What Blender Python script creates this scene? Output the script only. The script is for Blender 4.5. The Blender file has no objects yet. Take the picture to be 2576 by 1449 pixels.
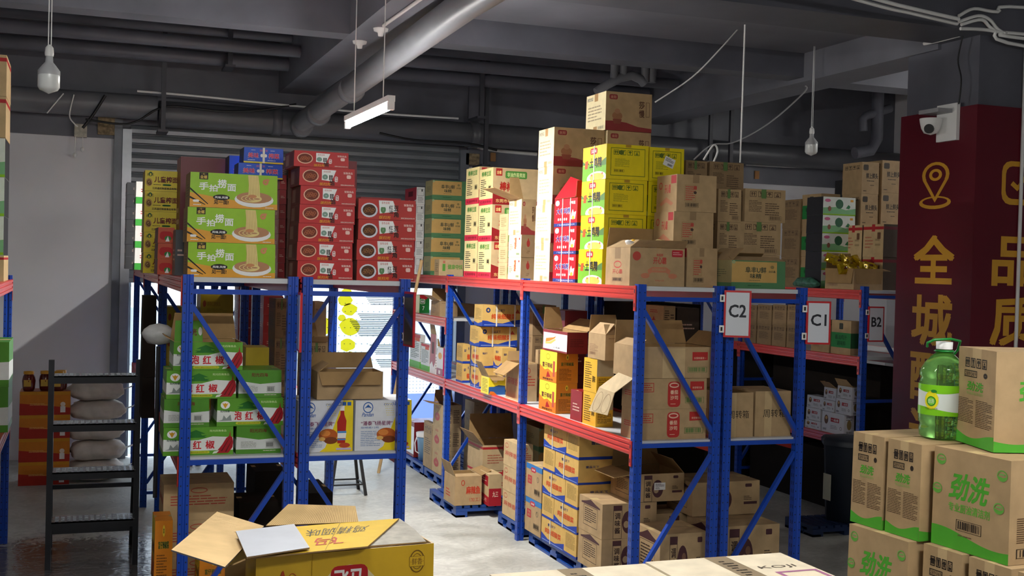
import bpy, math, random
from mathutils import Vector, Matrix
RND = random.Random(7)
SC = bpy.context.scene
COL = SC.collection
# ------------------------------------------------------------------ camera
F, YAW, PIT, ROL, CZ = 2945.8, .3532, -.0173, .0266, 2.079
_f = Vector((math.sin(YAW)*math.cos(PIT), math.cos(YAW)*math.cos(PIT), math.sin(PIT)))
_r0 = Vector((math.cos(YAW), -math.sin(YAW), 0)); _u0 = _r0.cross(_f)
_r = _r0*math.cos(ROL) + _u0*math.sin(ROL); _u = -_r0*math.sin(ROL) + _u0*math.cos(ROL)
cam = bpy.data.objects.new('camera', bpy.data.cameras.new('camera'))
COL.objects.link(cam); SC.camera = cam
cam.data.sensor_width = 36; cam.data.lens = F/2576*36; cam.data.clip_start = .05; cam.data.clip_end = 200
M = Matrix((( _r.x, _u.x, -_f.x, 0), (_r.y, _u.y, -_f.y, 0), (_r.z, _u.z, -_f.z, CZ), (0, 0, 0, 1)))
cam.matrix_world = M
def ray(px, py): return _f*F + _r*(px-1288) - _u*(py-724.5)
O = Vector((0, 0, CZ))
def atX(px, py, X): d = ray(px, py); return O + d*(X/d.x)
def atY(px, py, Y): d = ray(px, py); return O + d*(Y/d.y)
def atZ(px, py, Z): d = ray(px, py); return O + d*((Z-CZ)/d.z)
# ------------------------------------------------------------------ world, light, exposure
SC.view_settings.view_transform = 'Standard'; SC.view_settings.look = 'None'
SC.view_settings.gamma = 1; SC.view_settings.use_curve_mapping = False
SC.view_settings.exposure = 0.42
wd = bpy.data.worlds.new('daylight'); SC.world = wd; wd.use_nodes = True
wn = wd.node_tree.nodes; wb = wn['Background']
wb.inputs[0].default_value = (.80, .90, 1, 1); wb.inputs[1].default_value = 13
def area(name, loc, rot, sx, sy, power, col=(1, 1, 1), portal=False):
    l = bpy.data.lights.new(name, 'AREA'); l.shape = 'RECTANGLE'; l.size = sx; l.size_y = sy
    l.energy = power; l.color = col
    if portal: l.cycles.is_portal = True
    o = bpy.data.objects.new(name, l); COL.objects.link(o); o.location = loc; o.rotation_euler = rot
    return o
area('window_portal', (2.2, 13.05, .98), (math.radians(-90), 0, 0), 3.7, 1.9, 1, portal=True)
# ------------------------------------------------------------------ materials
def lin(h):
    h = h.lstrip('#'); o = []
    for i in (0, 2, 4):
        c = int(h[i:i+2], 16)/255; o.append(c/12.92 if c <= .04045 else ((c+.055)/1.055)**2.4)
    return o
_mats = {}
def mat(h, rough=.55, var=.08, scale=9., metal=0., bump=0., spec=.5, name=None):
    k = (h, rough, var, scale, metal, bump, spec)
    if k in _mats: return _mats[k]
    m = bpy.data.materials.new(name or 'paint_'+h.strip('#')); m.use_nodes = True
    nt = m.node_tree; b = nt.nodes['Principled BSDF']; c = lin(h)
    b.inputs['Roughness'].default_value = rough; b.inputs['Metallic'].default_value = metal
    b.inputs['Specular IOR Level'].default_value = spec
    if var:
        tc = nt.nodes.new('ShaderNodeTexCoord'); n = nt.nodes.new('ShaderNodeTexNoise')
        n.inputs['Scale'].default_value = scale; n.inputs['Detail'].default_value = 4
        nt.links.new(tc.outputs['Object'], n.inputs['Vector'])
        cr = nt.nodes.new('ShaderNodeMapRange'); cr.inputs[1].default_value = .3; cr.inputs[2].default_value = .7
        cr.inputs[3].default_value = 1-var; cr.inputs[4].default_value = 1+var
        nt.links.new(n.outputs['Fac'], cr.inputs[0])
        mx = nt.nodes.new('ShaderNodeMix'); mx.data_type = 'RGBA'; mx.blend_type = 'MULTIPLY'; mx.inputs[0].default_value = 1
        mx.inputs[6].default_value = (*c, 1); nt.links.new(cr.outputs[0], mx.inputs[7])
        nt.links.new(mx.outputs[2], b.inputs['Base Color'])
        if bump:
            bp = nt.nodes.new('ShaderNodeBump'); bp.inputs['Strength'].default_value = bump; bp.inputs['Distance'].default_value = .01
            nt.links.new(n.outputs['Fac'], bp.inputs['Height']); nt.links.new(bp.outputs[0], b.inputs['Normal'])
    else: b.inputs['Base Color'].default_value = (*c, 1)
    _mats[k] = m; return m
def kraft(h): return mat(h, .75, .10, 14, bump=.15, spec=.3)
def emit(name, col, s):
    m = bpy.data.materials.new(name); m.use_nodes = True; b = m.node_tree.nodes['Principled BSDF']
    b.inputs['Base Color'].default_value = (*col, 1); b.inputs['Emission Color'].default_value = (*col, 1)
    b.inputs['Emission Strength'].default_value = s; return m
P = lambda h: mat(h, .55, .05, 20, spec=.3)          # printing ink
G = lambda h: mat(h, .42, .05, 20, spec=.35)         # glossy printed board
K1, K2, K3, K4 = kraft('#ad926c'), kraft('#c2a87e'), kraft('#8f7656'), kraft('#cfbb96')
KIN = kraft('#9c7d52')
BLUE = mat('#1243aa', .32, .05, 6, spec=.5); BLUEH = mat('#050b28', .6, 0)
REDB = mat('#cc3a30', .30, .06, 5); BOARD = mat('#c9ccce', .35, .05, 3)
WHITE = mat('#e8e8e6', .5, .03); BLACK = mat('#101012', .5, 0); STEEL = mat('#8a8c90', .35, .08, 8, metal=.9)
# ------------------------------------------------------------------ mesh builder
_tx = {}
def glyphs(s, bold=.015):
    k = (s, bold)
    if k not in _tx:
        c = bpy.data.curves.new('t', 'FONT'); c.body = s; c.size = 1; c.offset = bold; c.resolution_u = 2
        o = bpy.data.objects.new('t', c); COL.objects.link(o); bpy.context.view_layer.update()
        m = o.to_mesh(); v = [(q.co.x, q.co.y) for q in m.vertices]; f = [tuple(p.vertices) for p in m.polygons]
        o.to_mesh_clear(); bpy.data.objects.remove(o); bpy.data.curves.remove(c)
        xs = [a for a, b in v]; ys = [b for a, b in v]; x0, x1, y0, y1 = min(xs), max(xs), min(ys), max(ys)
        v = [((a-x0)/(x1-x0), (b-y0)/(y1-y0)) for a, b in v]; _tx[k] = (v, f)
    return _tx[k]
def heavy(s, bold, asp):
    v, f = glyphs(s, 0)
    if bold < .015: return [(v, f)]
    t = min(bold*.8, .026); tx = t/max(asp, .3)
    return [([((.5+(x-.5)*(1-2*tx))+dx*tx, (.5+(y-.5)*(1-2*t))+dy*t) for x, y in v], f) for dx, dy in ((-1, -1), (1, -1), (1, 1), (-1, 1), (0, 0))]
class MB:
    def __init__(s): s.v = []; s.f = []; s.m = []; s.mats = []; s.sm = []
    def mi(s, m):
        if m not in s.mats: s.mats.append(m)
        return s.mats.index(m)
    def add(s, vs, fs, m, smooth=False):
        n = len(s.v); s.v += [tuple(p) for p in vs]; k = s.mi(m)
        for f in fs: s.f.append(tuple(i+n for i in f)); s.m.append(k); s.sm.append(smooth)
    def box(s, a, b, m, T=None):
        x0, y0, z0 = a; x1, y1, z1 = b
        p = [(x0,y0,z0),(x1,y0,z0),(x1,y1,z0),(x0,y1,z0),(x0,y0,z1),(x1,y0,z1),(x1,y1,z1),(x0,y1,z1)]
        if T: p = [T @ Vector(q) for q in p]
        s.add(p, [(3,2,1,0),(4,5,6,7),(0,1,5,4),(1,2,6,5),(2,3,7,6),(3,0,4,7)], m); return s
    def bar(s, p, q, w, h, m, up=(0,0,1)):
        p, q = Vector(p), Vector(q); d = (q-p).normalized(); up = Vector(up)
        if abs(d.dot(up)) > .98: up = Vector((0, 1, 0))
        a = d.cross(up).normalized(); b = a.cross(d)
        c = [a*i*w/2+b*j*h/2 for i, j in ((-1,-1),(1,-1),(1,1),(-1,1))]
        s.add([p+k for k in c]+[q+k for k in c], [(3,2,1,0),(4,5,6,7),(0,1,5,4),(1,2,6,5),(2,3,7,6),(3,0,4,7)], m); return s
    def tube(s, pts, r, m, n=8, caps=True):
        pts = [Vector(p) for p in pts]; rings = []; rs = r if isinstance(r, (list, tuple)) else [r]*len(pts)
        a = None
        for i, p in enumerate(pts):
            d = (pts[min(i+1, len(pts)-1)]-pts[max(i-1, 0)])
            if d.length < 1e-9: d = Vector((0, 0, 1))
            d.normalize()
            if a is None: a = d.cross(Vector((0,0,1)) if abs(d.z) < .9 else Vector((1,0,0))).normalized()
            else: a = (a-d*a.dot(d)).normalized()
            b = d.cross(a)
            rings.append([p+(a*math.cos(t*2*math.pi/n)+b*math.sin(t*2*math.pi/n))*rs[i] for t in range(n)])
        vs = [q for R in rings for q in R]
        fs = [(i*n+j, i*n+(j+1) % n, (i+1)*n+(j+1) % n, (i+1)*n+j) for i in range(len(pts)-1) for j in range(n)]
        s.add(vs, fs, m, True)
        if caps:
            s.add(rings[0], [tuple(reversed(range(n)))], m); s.add(rings[-1], [tuple(range(n))], m)
        return s
    def lathe(s, prof, c, m, n=20):
        return s.tube([Vector(c)+Vector((0,0,z)) for r, z in prof], [max(r, 1e-4) for r, z in prof], m, n) if False else s._lathe(prof, Vector(c), m, n)
    def _lathe(s, prof, c, m, n):
        vs = [c+Vector((r*math.cos(2*math.pi*j/n), r*math.sin(2*math.pi*j/n), z)) for r, z in prof for j in range(n)]
        fs = [(i*n+j, i*n+(j+1) % n, (i+1)*n+(j+1) % n, (i+1)*n+j) for i in range(len(prof)-1) for j in range(n)]
        s.add(vs, fs, m, True); return s
    def plate(s, pts, t, m, m2=None):
        """thick sheet from coplanar points (top outline), thickness t along -normal"""
        pts = [Vector(p) for p in pts]; nrm = (pts[1]-pts[0]).cross(pts[2]-pts[0]).normalized(); n = len(pts)
        lo = [p-nrm*t for p in pts]
        s.add(pts, [tuple(range(n))], m); s.add(lo, [tuple(reversed(range(n)))], m2 or m)
        s.add(pts+lo, [(i, i+n, (i+1) % n+n, (i+1) % n) for i in range(n)], m2 or m); return s
    def build(s, name, parent=None, loc=None, rz=0):
        me = bpy.data.meshes.new(name); me.from_pydata(s.v, [], s.f)
        for m in s.mats: me.materials.append(m)
        me.polygons.foreach_set('material_index', s.m); me.polygons.foreach_set('use_smooth', s.sm); me.update()
        return link(name, me, parent, loc, rz)
def link(name, me, parent=None, loc=None, rz=0):
    o = bpy.data.objects.new(name, me); COL.objects.link(o)
    if parent: o.parent = parent
    if loc is not None: o.location = loc
    if rz: o.rotation_euler = (0, 0, rz)
    return o
def empty(name, loc, rz=0): return link(name, None, None, loc, rz)
def tag(o, label, cat, group=None):
    o['label'] = label; o['category'] = cat
    if group: o['group'] = group
    return o
def struct(o): o['kind'] = 'structure'; return o
# ------------------------------------------------------------------ art on faces
def art(mb, A, B, C, D, els, seed=1):
    """A bottom-left, B bottom-right, C top-right, D top-left of a face seen from outside"""
    A, B, C, D = map(Vector, (A, B, C, D)); nrm = (B-A).cross(D-A).normalized()
    W = ((B-A).length+(C-D).length)/2; H = (D-A).length; rn = random.Random(seed); lay = [0.0004]
    def q(u, v):
        u, v = max(0, min(1, u)), max(0, min(1, v))
        return (A*(1-u)+B*u)*(1-v)+(D*(1-u)+C*u)*v + nrm*lay[0]
    def poly(pts, m): mb.add([q(u, v) for u, v in pts], [tuple(range(len(pts)))], m)
    def rect(a, b, c, d, m): poly([(a, b), (c, b), (c, d), (a, d)], m)
    def ell(cu, cv, ru, rv, m, n=20): poly([(cu+ru*math.cos(2*math.pi*i/n), cv+rv*math.sin(2*math.pi*i/n)) for i in range(n)], m)
    def ring(cu, cv, ru, rv, t, m, n=22):
        o = [q(cu+ru*math.cos(2*math.pi*i/n), cv+rv*math.sin(2*math.pi*i/n)) for i in range(n)]
        k = [q(cu+(ru-t/W)*math.cos(2*math.pi*i/n), cv+(rv-t/H)*math.sin(2*math.pi*i/n)) for i in range(n)]
        mb.add(o+k, [(i, (i+1) % n, (i+1) % n+n, i+n) for i in range(n)], m)
    for e in els:
        lay[0] += .00008; k = e[0]
        if k == 'r': rect(*e[1:])
        elif k == 'p': poly(e[1], e[2])
        elif k == 'e': ell(*e[1:])
        elif k == 'rg': ring(*e[1:])
        elif k == 'rr':
            a, b, c, d, r, m = e[1:]; ru, rv = r/W, r/H; pts = []
            for (x, y, s0) in ((c-ru, b+rv, -90), (c-ru, d-rv, 0), (a+ru, d-rv, 90), (a+ru, b+rv, 180)):
                for j in range(4):
                    t = math.radians(s0+j*30); pts.append((x+ru*math.cos(t), y+rv*math.sin(t)))
            poly(pts, m)
        elif k == 'fr':
            a, b, c, d, t, m = e[1:]; tu, tv = t/W, t/H
            rect(a, b, c, b+tv, m); rect(a, d-tv, c, d, m); rect(a, b+tv, a+tu, d-tv, m); rect(c-tu, b+tv, c, d-tv, m)
        elif k == 't':
            s, a, b, c, d, m = e[1:7]; bold = e[7] if len(e) > 7 else .01; fl = e[8] if len(e) > 8 else ''
            cp_ = heavy(s, bold, (c-a)*W/max((d-b)*H, 1e-6))
            def g(x, y):
                if 'i' in fl: x, y = 1-x, 1-y
                sh = .25*(y-.5)*(d-b)*H/W if 's' in fl else 0
                return q(a+(c-a)*x+sh, b+(d-b)*y)
            for v, f in cp_:
                lay[0] += .00003; mb.add([g(x, y) for x, y in v], f, m)
        elif k == 'tv':   # vertical text, one glyph per cell
            s, a, b, c, d, m = e[1:7]; bold = e[7] if len(e) > 7 else .015; n = len(s); hh = (d-b)/n
            for i, ch in enumerate(s):
                y1 = d-i*hh; y0 = y1-hh*.88; l0 = lay[0]
                for v, f in heavy(ch, bold, 1):
                    lay[0] += .00003; mb.add([q(a+(c-a)*x, y0+(y1-y0)*y) for x, y in v], f, m)
                lay[0] = l0
        elif k == 'ln':   # rows of fine print
            a, b, c, d, n, m = e[1:]; hh = (d-b)/n
            for i in range(n):
                y = d-(i+.5)*hh; x = a; end = a+(c-a)*(1 if i % 3 else rn.uniform(.6, 1))
                while x < end-.01:
                    w = min(rn.uniform(.12, .3)*(c-a), end-x); rect(x, y-hh*.2, x+w*.9, y+hh*.2, m); x += w
        elif k == 'bc':
            a, b, c, d, m = e[1:]; x = a; rect(a, b, c, b+(d-b)*.04, m); rect(a, d-(d-b)*.04, c, d, m)
            rect(a, b, a+(c-a)*.02, d, m); rect(c-(c-a)*.02, b, c, d, m); x = a+(c-a)*.07
            while x < c-(c-a)*.09:
                w = rn.choice((.018, .035, .05))*(c-a); rect(x, b+(d-b)*.16, x+w, d-(d-b)*.12, m); x += w+rn.choice((.02, .035))*(c-a)
        elif k == 'ic':   # handling pictograms: arrows, glass, umbrella, stack limit
            a, b, c, d, m = e[1:]; w = (c-a)/4
            for i in range(4):
                x0, x1 = a+w*(i+.1), a+w*(i+.9); xm = (x0+x1)/2
                t = .0035
                tu, tv = t/W, t/H
                rect(x0, b, x1, b+tv, m); rect(x0, d-tv, x1, d, m); rect(x0, b, x0+tu, d, m); rect(x1-tu, b, x1, d, m)
                h = d-b; y = lambda s: b+h*s
                if i == 0:
                    for xx in (x0+(x1-x0)*.33, x0+(x1-x0)*.67):
                        rect(xx-tu, y(.2), xx+tu, y(.6), m); poly([(xx-3*tu, y(.55)), (xx+3*tu, y(.55)), (xx, y(.85))], m)
                elif i == 1:
                    poly([(xm-(x1-x0)*.28, y(.85)), (xm-tu, y(.45)), (xm+tu, y(.45)), (xm+(x1-x0)*.28, y(.85))], m)
                    rect(xm-tu, y(.2), xm+tu, y(.5), m); rect(xm-(x1-x0)*.2, y(.15), xm+(x1-x0)*.2, y(.22), m)
                elif i == 2:
                    poly([(xm-(x1-x0)*.35, y(.5)), (xm+(x1-x0)*.35, y(.5)), (xm+(x1-x0)*.2, y(.75)), (xm, y(.85)), (xm-(x1-x0)*.2, y(.75))], m)
                    rect(xm-tu, y(.2), xm+tu, y(.5), m)
                else:
                    rect(xm-(x1-x0)*.25, y(.15), xm+(x1-x0)*.25, y(.4), m); rect(xm-(x1-x0)*.12, y(.45), xm+(x1-x0)*.12, y(.65), m)
                    rect(x0, y(.72), x1, y(.78), m)
# ------------------------------------------------------------------ carton styles
def kraftset(base, ink='#6b4a3a'):
    i = P(ink)
    return base, {'F': [('ln', .1, .2, .45, .6, 6, i), ('ic', .55, .68, .95, .88, i), ('bc', .6, .12, .9, .28, i)],
                  'L': [('ic', .2, .72, .8, .9, i), ('ln', .15, .25, .85, .62, 7, i)]}
rw = P('#f2f2f0'); rk = P('#15130f'); rr_ = P('#b81f1a'); yel = P('#e8c21c'); grn = P('#3f9c34')
def wv(c, a, k, p): return [(0, 0), (1, 0)]+[(1-i/16, c+a*math.sin(k*(1-i/16)+p)) for i in range(17)]
def st_noodle():
    g = G('#8fbf1e'); o = G('#d99a2a'); noo = P('#e3cf8a'); br = P('#b5835e'); bl = P('#1a1712'); pk = P('#c98a5c')
    els = [('r', 0, 0, 1, 1, g), ('p', [(0, 0), (1, 0), (1, .16), (.8, .14), (.55, .22), (.3, .30), (0, .42)], o),
        ('p', [(0, .5), (0, .56), (.21, .1), (.2, .09)], bl), ('p', [(0, .25), (0, .31), (.18, .08), (.17, .07)], bl),
        ('r', .1, .80, .2, .995, bl), ('t', '金螺', .11, .82, .19, .92, P('#d8b45a'), .02), ('t', '一峰一', .12, .93, .18, .98, P('#d8b45a')),
        ('t', '手', .10, .50, .21, .72, rw, .045), ('t', '拍', .215, .46, .31, .66, rw, .045), ('t', '捞', .31, .57, .41, .82, rw, .045), ('t', '面', .42, .49, .52, .70, rw, .045),
        ('e', .355, .30, .095, .085, bl), ('t', '风味.风情', .28, .265, .43, .335, rw, .02), ('t', '见一面!', .27, .10, .44, .22, bl, .03),
        ('e', .73, .27, .225, .22, WHITE), ('e', .73, .33, .205, .165, br),
        ('p', [(.655, .98), (.775, .98), (.79, .70), (.80, .35), (.66, .35), (.665, .7)], noo)]
    for i in range(7):
        els.append(('p', [(.662+i*.017, .98), (.665+i*.017, .98), (.672+i*.019, .35), (.668+i*.019, .35)], P('#b99a50')))
    for i in range(4): els.append(('rg', .70+.02*i, .30, .12-.025*i, .11-.022*i, .004, noo))
    els += [('e', .71, .37, .05, .05, pk), ('rg', .86, .80, .035, .09, .012, pk), ('e', .885, .86, .02, .04, pk),
        ('rr', .035, .14, .105, .21, .006, WHITE), ('ln', .04, .04, .16, .09, 1, WHITE), ('ln', .86, .03, .98, .07, 1, WHITE)]
    return G('#c8b68c'), {'F': els, 'L': [('r', 0, 0, 1, 1, K3), ('ln', .2, .3, .8, .7, 5, P('#5a4632'))]}
def st_kidnoodle():
    y = G('#d9c415'); k = P('#3a2a10')
    return y, {'F': [('e', .13, .82, .045, .11, P('#1d5a2c')), ('e', .13, .80, .02, .07, y), ('t', '晶', .05, .74, .09, .86, k), ('t', '旺', .165, .74, .205, .86, k),
        ('e', .10, .42, .075, .2, P('#b78f4a')), ('rg', .10, .42, .05, .13, .006, P('#6b4d1f')), ('rg', .12, .36, .04, .09, .006, P('#6b4d1f')),
        ('t', '儿童榨面', .22, .42, .78, .72, P('#6b1f14'), .05), ('rr', .42, .27, .62, .35, .008, P('#1d6a2c')), ('ln', .2, .28, .4, .34, 1, k),
        ('t', '江苏晶旺制面食品有限公司', .18, .08, .85, .19, k, .03)], 'L': [('r', 0, 0, 1, 1, K3)]}
def st_bluezc():
    b = G('#1450c8'); rd = P('#d8253c')
    return b, {'F': [('r', 0, 0, 1, .1, P('#e3d34a')), ('t', '美味', .10, .32, .38, .68, rw, .07), ('t', '美味', .105, .33, .375, .67, rd, .02),
        ('t', '榨菜', .62, .32, .90, .68, rw, .07), ('t', '榨菜', .625, .33, .895, .67, rd, .02), ('e', .45, .5, .035, .11, rw), ('e', .55, .5, .035, .11, rw),
        ('t', '国泰宝', .40, .76, .60, .9, P('#e08090')), ('ln', .18, .8, .33, .87, 1, rw), ('ln', .67, .8, .82, .87, 1, rw), ('ln', .1, .16, .4, .24, 1, rw), ('ln', .6, .16, .9, .24, 1, rw)],
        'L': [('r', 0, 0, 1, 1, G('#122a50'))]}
def st_redmince(v=0):
    r = G('#b8191c') if not v else G('#b32018'); cu = P('#6e2d1c'); d = []
    els = [('r', 0, 0, 1, 1, r)]
    if not v:
        els += [('e', .20, .52, .145, .34, P('#e8b89c')), ('e', .20, .53, .125, .29, cu)]
        els += [('rg', .13+.023*i, .45+.035*((i*3) % 5), .03, .08, .004, P('#a85a38')) for i in range(7)]
        els += [('p', [(.40, .33), (.58, .28), (.66, .88), (.40, .90)], rw), ('t', '纸色佳肴', .43, .74, .56, .84, rr_), ('rg', .46, .50, .05, .14, .012, P('#7d9a8c')),
            ('t', '肌里脂', .53, .34, .60, .62, rk, .02), ('t', '馅', .54, .05, .63, .33, rk, .03), ('rr', .635, .25, .69, .55, .006, rw), ('tv', '熟馅', .643, .27, .683, .53, rr_, .02)]
    else:
        els += [('e', .19, .45, .145, .36, P('#dadce6')), ('e', .19, .46, .115, .28, P('#4d2c1a'))]
        els += [('rg', .12+.023*i, .38+.035*((i*3) % 5), .028, .07, .004, P('#8a5a30')) for i in range(7)]
        els += [('p', [(.35, .95), (.60, .95), (.67, .42), (.37, .30)], rw), ('t', '金色佳肴', .40, .78, .54, .90, rr_), ('rg', .43, .5, .045, .18, .014, P('#5d8a5c')), ('r', .40, .62, .46, .75, rw),
            ('tv', '红油', .53, .28, .60, .72, rk, .02), ('tv', '豆角', .615, .10, .70, .72, rk, .04)]
    els += [('t', '饭扫光', .36, .04, .56, .2, P('#e0a32a'), .02, 's'), ('t', '饭蛰良品', .79, .70, .96, .82, P('#f0c8c0'), .03), ('rr', .85, .46, .93, .66, .006, P('#f0c8c0')),
        ('t', '湖南红康食品有限公司', .74, .07, .98, .14, P('#f0dcd0'), .02)]
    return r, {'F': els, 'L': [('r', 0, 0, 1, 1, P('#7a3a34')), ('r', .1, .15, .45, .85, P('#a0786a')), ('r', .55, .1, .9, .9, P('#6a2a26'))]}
def st_plain(h='#7a2a26'): return lambda: (G(h), {'F': [('ln', .2, .4, .8, .6, 2, P('#d0b0a0'))], 'L': [('ln', .2, .3, .8, .6, 3, P('#d0b0a0'))]})
def st_msg():
    g = G('#4f7d55'); t = P('#c09c5c'); d = P('#243c34')
    return g, {'F': [('r', 0, .22, .84, .96, t), ('t', '阜丰U鲜', .25, .56, .64, .78, d, .02), ('t', '味精', .34, .36, .55, .54, d, .02), ('ln', .32, .28, .55, .31, 1, d),
        ('t', 'ᗡOS', .70, .52, .82, .58, d) if 0 else ('t', '自日晶', .69, .58, .81, .66, d, .02), ('e', .75, .78, .035, .06, P('#8a7a4a')), ('rg', .03, .94, .03, .06, .006, P('#8fb08a')), ('ln', .3, .08, .62, .14, 1, P('#2f5a3a'))],
        'L': [('r', 0, .2, 1, 1, P('#9a9268')), ('ln', .2, .4, .8, .7, 4, P('#6a6a50'))]}
def st_jinluo():
    k = K2; m = P('#8c1c1e'); g = P('#4d8c3a'); nk = P('#3a3226')
    def end(n=1):
        els = [('r', 0, 0, 1, 1, P('#eedd9e'))]
        for i in range(n):
            a = i/n; b = 1/n
            els += [('r', a, 0, a+b, .16, P('#d8324c')), ('t', '红烧排骨味', a+b*.1, .04, a+b*.9, .12, P('#6a1020'), .02), ('t', '棒棒拉面', a+b*.15, .78, a+b*.85, .93, g, .04),
                ('ln', a+b*.1, .24, a+b*.5, .72, 9, nk), ('bc', a+b*.68, .38, a+b*.88, .52, nk)]
        return els
    return k, {'F': [('r', 0, 0, 1, 1, K2), ('p', [(0, 0), (1, 0), (1, .12), (.6, .18), (.25, .27), (0, .38)], m), ('r', .06, .78, .2, .98, P('#a82824')), ('t', '金螺', .08, .82, .18, .92, P('#e8c880'), .02),
        ('rr', .27, .72, .75, .92, .012, g), ('t', '非油炸蒸煮面', .31, .76, .71, .88, P('#cfe09a'), .02), ('t', '棒棒大', .15, .36, .6, .62, P('#a8281e'), .06),
        ('t', '东莞市粤味', .07, .05, .5, .15, P('#d8b070'), .02)], 'L': end(1)}
def st_sha():
    d = P('#8a3434'); k = P('#5a3a28')
    return K1, {'F': [('r', 0, 0, 1, 1, K1), ('p', [(0, 0), (1, 0), (1, .10), (.7, .13), (.45, .22), (.2, .25), (0, .24)], d), ('rr', .07, .80, .25, .93, .012, d), ('t', '金冠', .10, .83, .22, .90, P('#d0a080')),
        ('e', .25, .38, .11, .11, P('#9a6a4a')), ('p', [(.15, .30), (.35, .30), (.32, .18), (.18, .18)], P('#8a4a3a')), ('e', .25, .5, .06, .07, P('#a87a5a')),
        ('tv', '莎慢', .72, .35, .84, .80, k, .03), ('fr', .87, .4, .95, .78, .003, k)],
        'L': [('r', 0, 0, 1, 1, P('#e8dab0')), ('r', .42, .80, .6, 1, P('#b08a5c')), ('r', .4, 0, .58, .14, P('#b08a5c')), ('ic', .05, .84, .35, .93, P('#8a8478')), ('ln', .1, .28, .8, .7, 5, P('#a89878')), ('bc', .62, .04, .92, .13, P('#7a7464'))]}  # left face cream, front kraft: the aisle lamp's light put into the colour
def st_tomtin():
    k = P('#96302a')
    return K2, {'F': [('r', 0, 0, 1, 1, K3), ('e', .5, .62, .12, .16, k), ('e', .5, .8, .04, .05, k), ('t', '石榴', .42, .24, .6, .3, P('#5a3a28')), ('ln', .38, .18, .64, .22, 1, P('#5a3a28'))],
        'L': [('r', 0, 0, 1, 1, P('#ecdcb0')), ('t', '石榴牌', .45, .35, .62, .9, P('#c05a3a'), .02), ('ln', .08, .3, .35, .6, 4, P('#8a7a58')), ('bc', .62, .08, .9, .2, P('#4f7a60')), ('e', .85, .82, .05, .05, k)]}
def st_reddayou():
    r = G('#c01826'); b = P('#14307c')
    els = [('r', 0, 0, 1, 1, r), ('r', 0, 0, 1, .12, P('#182a6c')), ('t', '广东大有食品有限公司', .15, .03, .9, .09, P('#c8c8e0')), ('e', .13, .86, .09, .1, rw), ('t', '大有', .07, .82, .19, .9, r, .02),
        ('t', '大有鸡精', .1, .44, .74, .68, rw, .08), ('t', '大有鸡精', .11, .45, .73, .67, b, .03), ('p', [(.74, .25), (.92, .25), (.96, .52), (.86, .48), (.82, .6), (.76, .45)], rw), ('e', .84, .3, .06, .07, P('#d8a040')), ('t', '好味道', .68, .78, .92, .9, rw, .02)]
    els += [('e', .2+.09*i, .26, .03, .05, P('#e8c8c0')) for i in range(5)]
    return r, {'L': els, 'F': [('r', 0, 0, 1, .12, P('#182a6c')), ('ln', .2, .4, .8, .8, 5, P('#701018'))]}
def st_tuji():
    y = G('#e0cc12'); g = P('#6fae2e')
    dk = P('#5a6a1e')
    els = [('r', 0, 0, 1, 1, G('#e6c81a')), ('p', [(0, 0), (1, 0), (1, .45), (.75, .38), (.4, .5), (.15, .42), (0, .48)], g), ('p', [(0, .48), (0, .6), (.12, .52), (.2, .58), (.32, .46)], P('#4f7a3e')), ('p', [(.7, .4), (.85, .55), (1, .62), (1, .4)], P('#4f7a3e')),
        ('e', .62, .05, .42, .2, P('#e8eadc')), ('e', .62, .08, .3, .12, P('#d8c05a')), ('e', .4, .15, .03, .03, P('#c85a3a')), ('e', .85, .17, .03, .03, P('#c85a3a')),
        ('rr', .32, .76, .62, .94, .015, P('#b8242c')), ('t', '玉百味', .36, .8, .58, .9, rw, .02), ('t', '土鸡精', .3, .36, .82, .66, rk, .04), ('p', [(.1, .36), (.22, .36), (.24, .6), (.12, .58)], P('#c8501e'))]
    return y, {'L': els, 'F': [('r', 0, 0, 1, 1, y), ('fr', .1, .1, .92, .9, .004, dk), ('ic', .15, .70, .8, .84, dk), ('ln', .2, .36, .55, .6, 8, P('#8a8a20')), ('bc', .18, .2, .42, .29, rk),
        ('r', .45, .92, .58, 1, P('#b08a28')), ('e', .34, .77, .06, .06, dk)]}
def st_kaixin():
    p = P('#b5483c')
    def c(f):
        return [('rg', .12, .78, .075, .12, .01, p), ('e', .12, .78, .05, .08, p), ('t', '开心霸', .42, .58, .66, .76, p, .03), ('t', '味极鲜', .48, .78, .6, .86, p, .02), ('p', [(.32, .42), (.4, .5), (.66, .5), (.74, .42), (.72, .3), (.66, .36), (.4, .36), (.34, .3)], P('#c07a5a')),
            ('t', '西洋调味粉', .4, .4, .66, .47, K1, .02), ('e', .28, .27, .08, .07, P('#c07a5a')), ('e', .78, .27, .08, .07, P('#c07a5a')), ('t', '500g×20', .46, .12, .62, .17, p), ('rr', .76, .78, .96, .96, .006, P('#b02a34')), ('ln', .78, .82, .94, .92, 2, P('#d8a0a0'))]
    return K1, {'F': c(1), 'L': [('r', .38, .7, .62, 1, K3), ('rg', .5, .55, .16, .1, .008, p), ('t', '开心霸', .3, .3, .7, .42, p, .02), ('bc', .3, .1, .7, .2, P('#4a3a34'))]}
def st_kaixin2():
    p = P('#b5483c'); k = P('#4a3a34')
    return K1, {'F': [('r', .4, .78, .56, 1, K3), ('fr', .2, .28, .48, .72, .003, P('#9a7a50')), ('ln', .22, .3, .46, .7, 7, p), ('rr', .42, .6, .5, .7, .003, p), ('e', .46, .52, .04, .04, k), ('bc', .22, .12, .55, .24, rk)],
        'L': [('rg', .2, .72, .09, .1, .008, p), ('t', '开心霸', .4, .5, .7, .74, p, .02), ('p', [(.15, .22), (.5, .4), (.85, .22), (.75, .16), (.5, .26), (.25, .16)], P('#b8785a')), ('rr', .72, .76, .97, .98, .004, P('#b02a34'))]}
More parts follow.
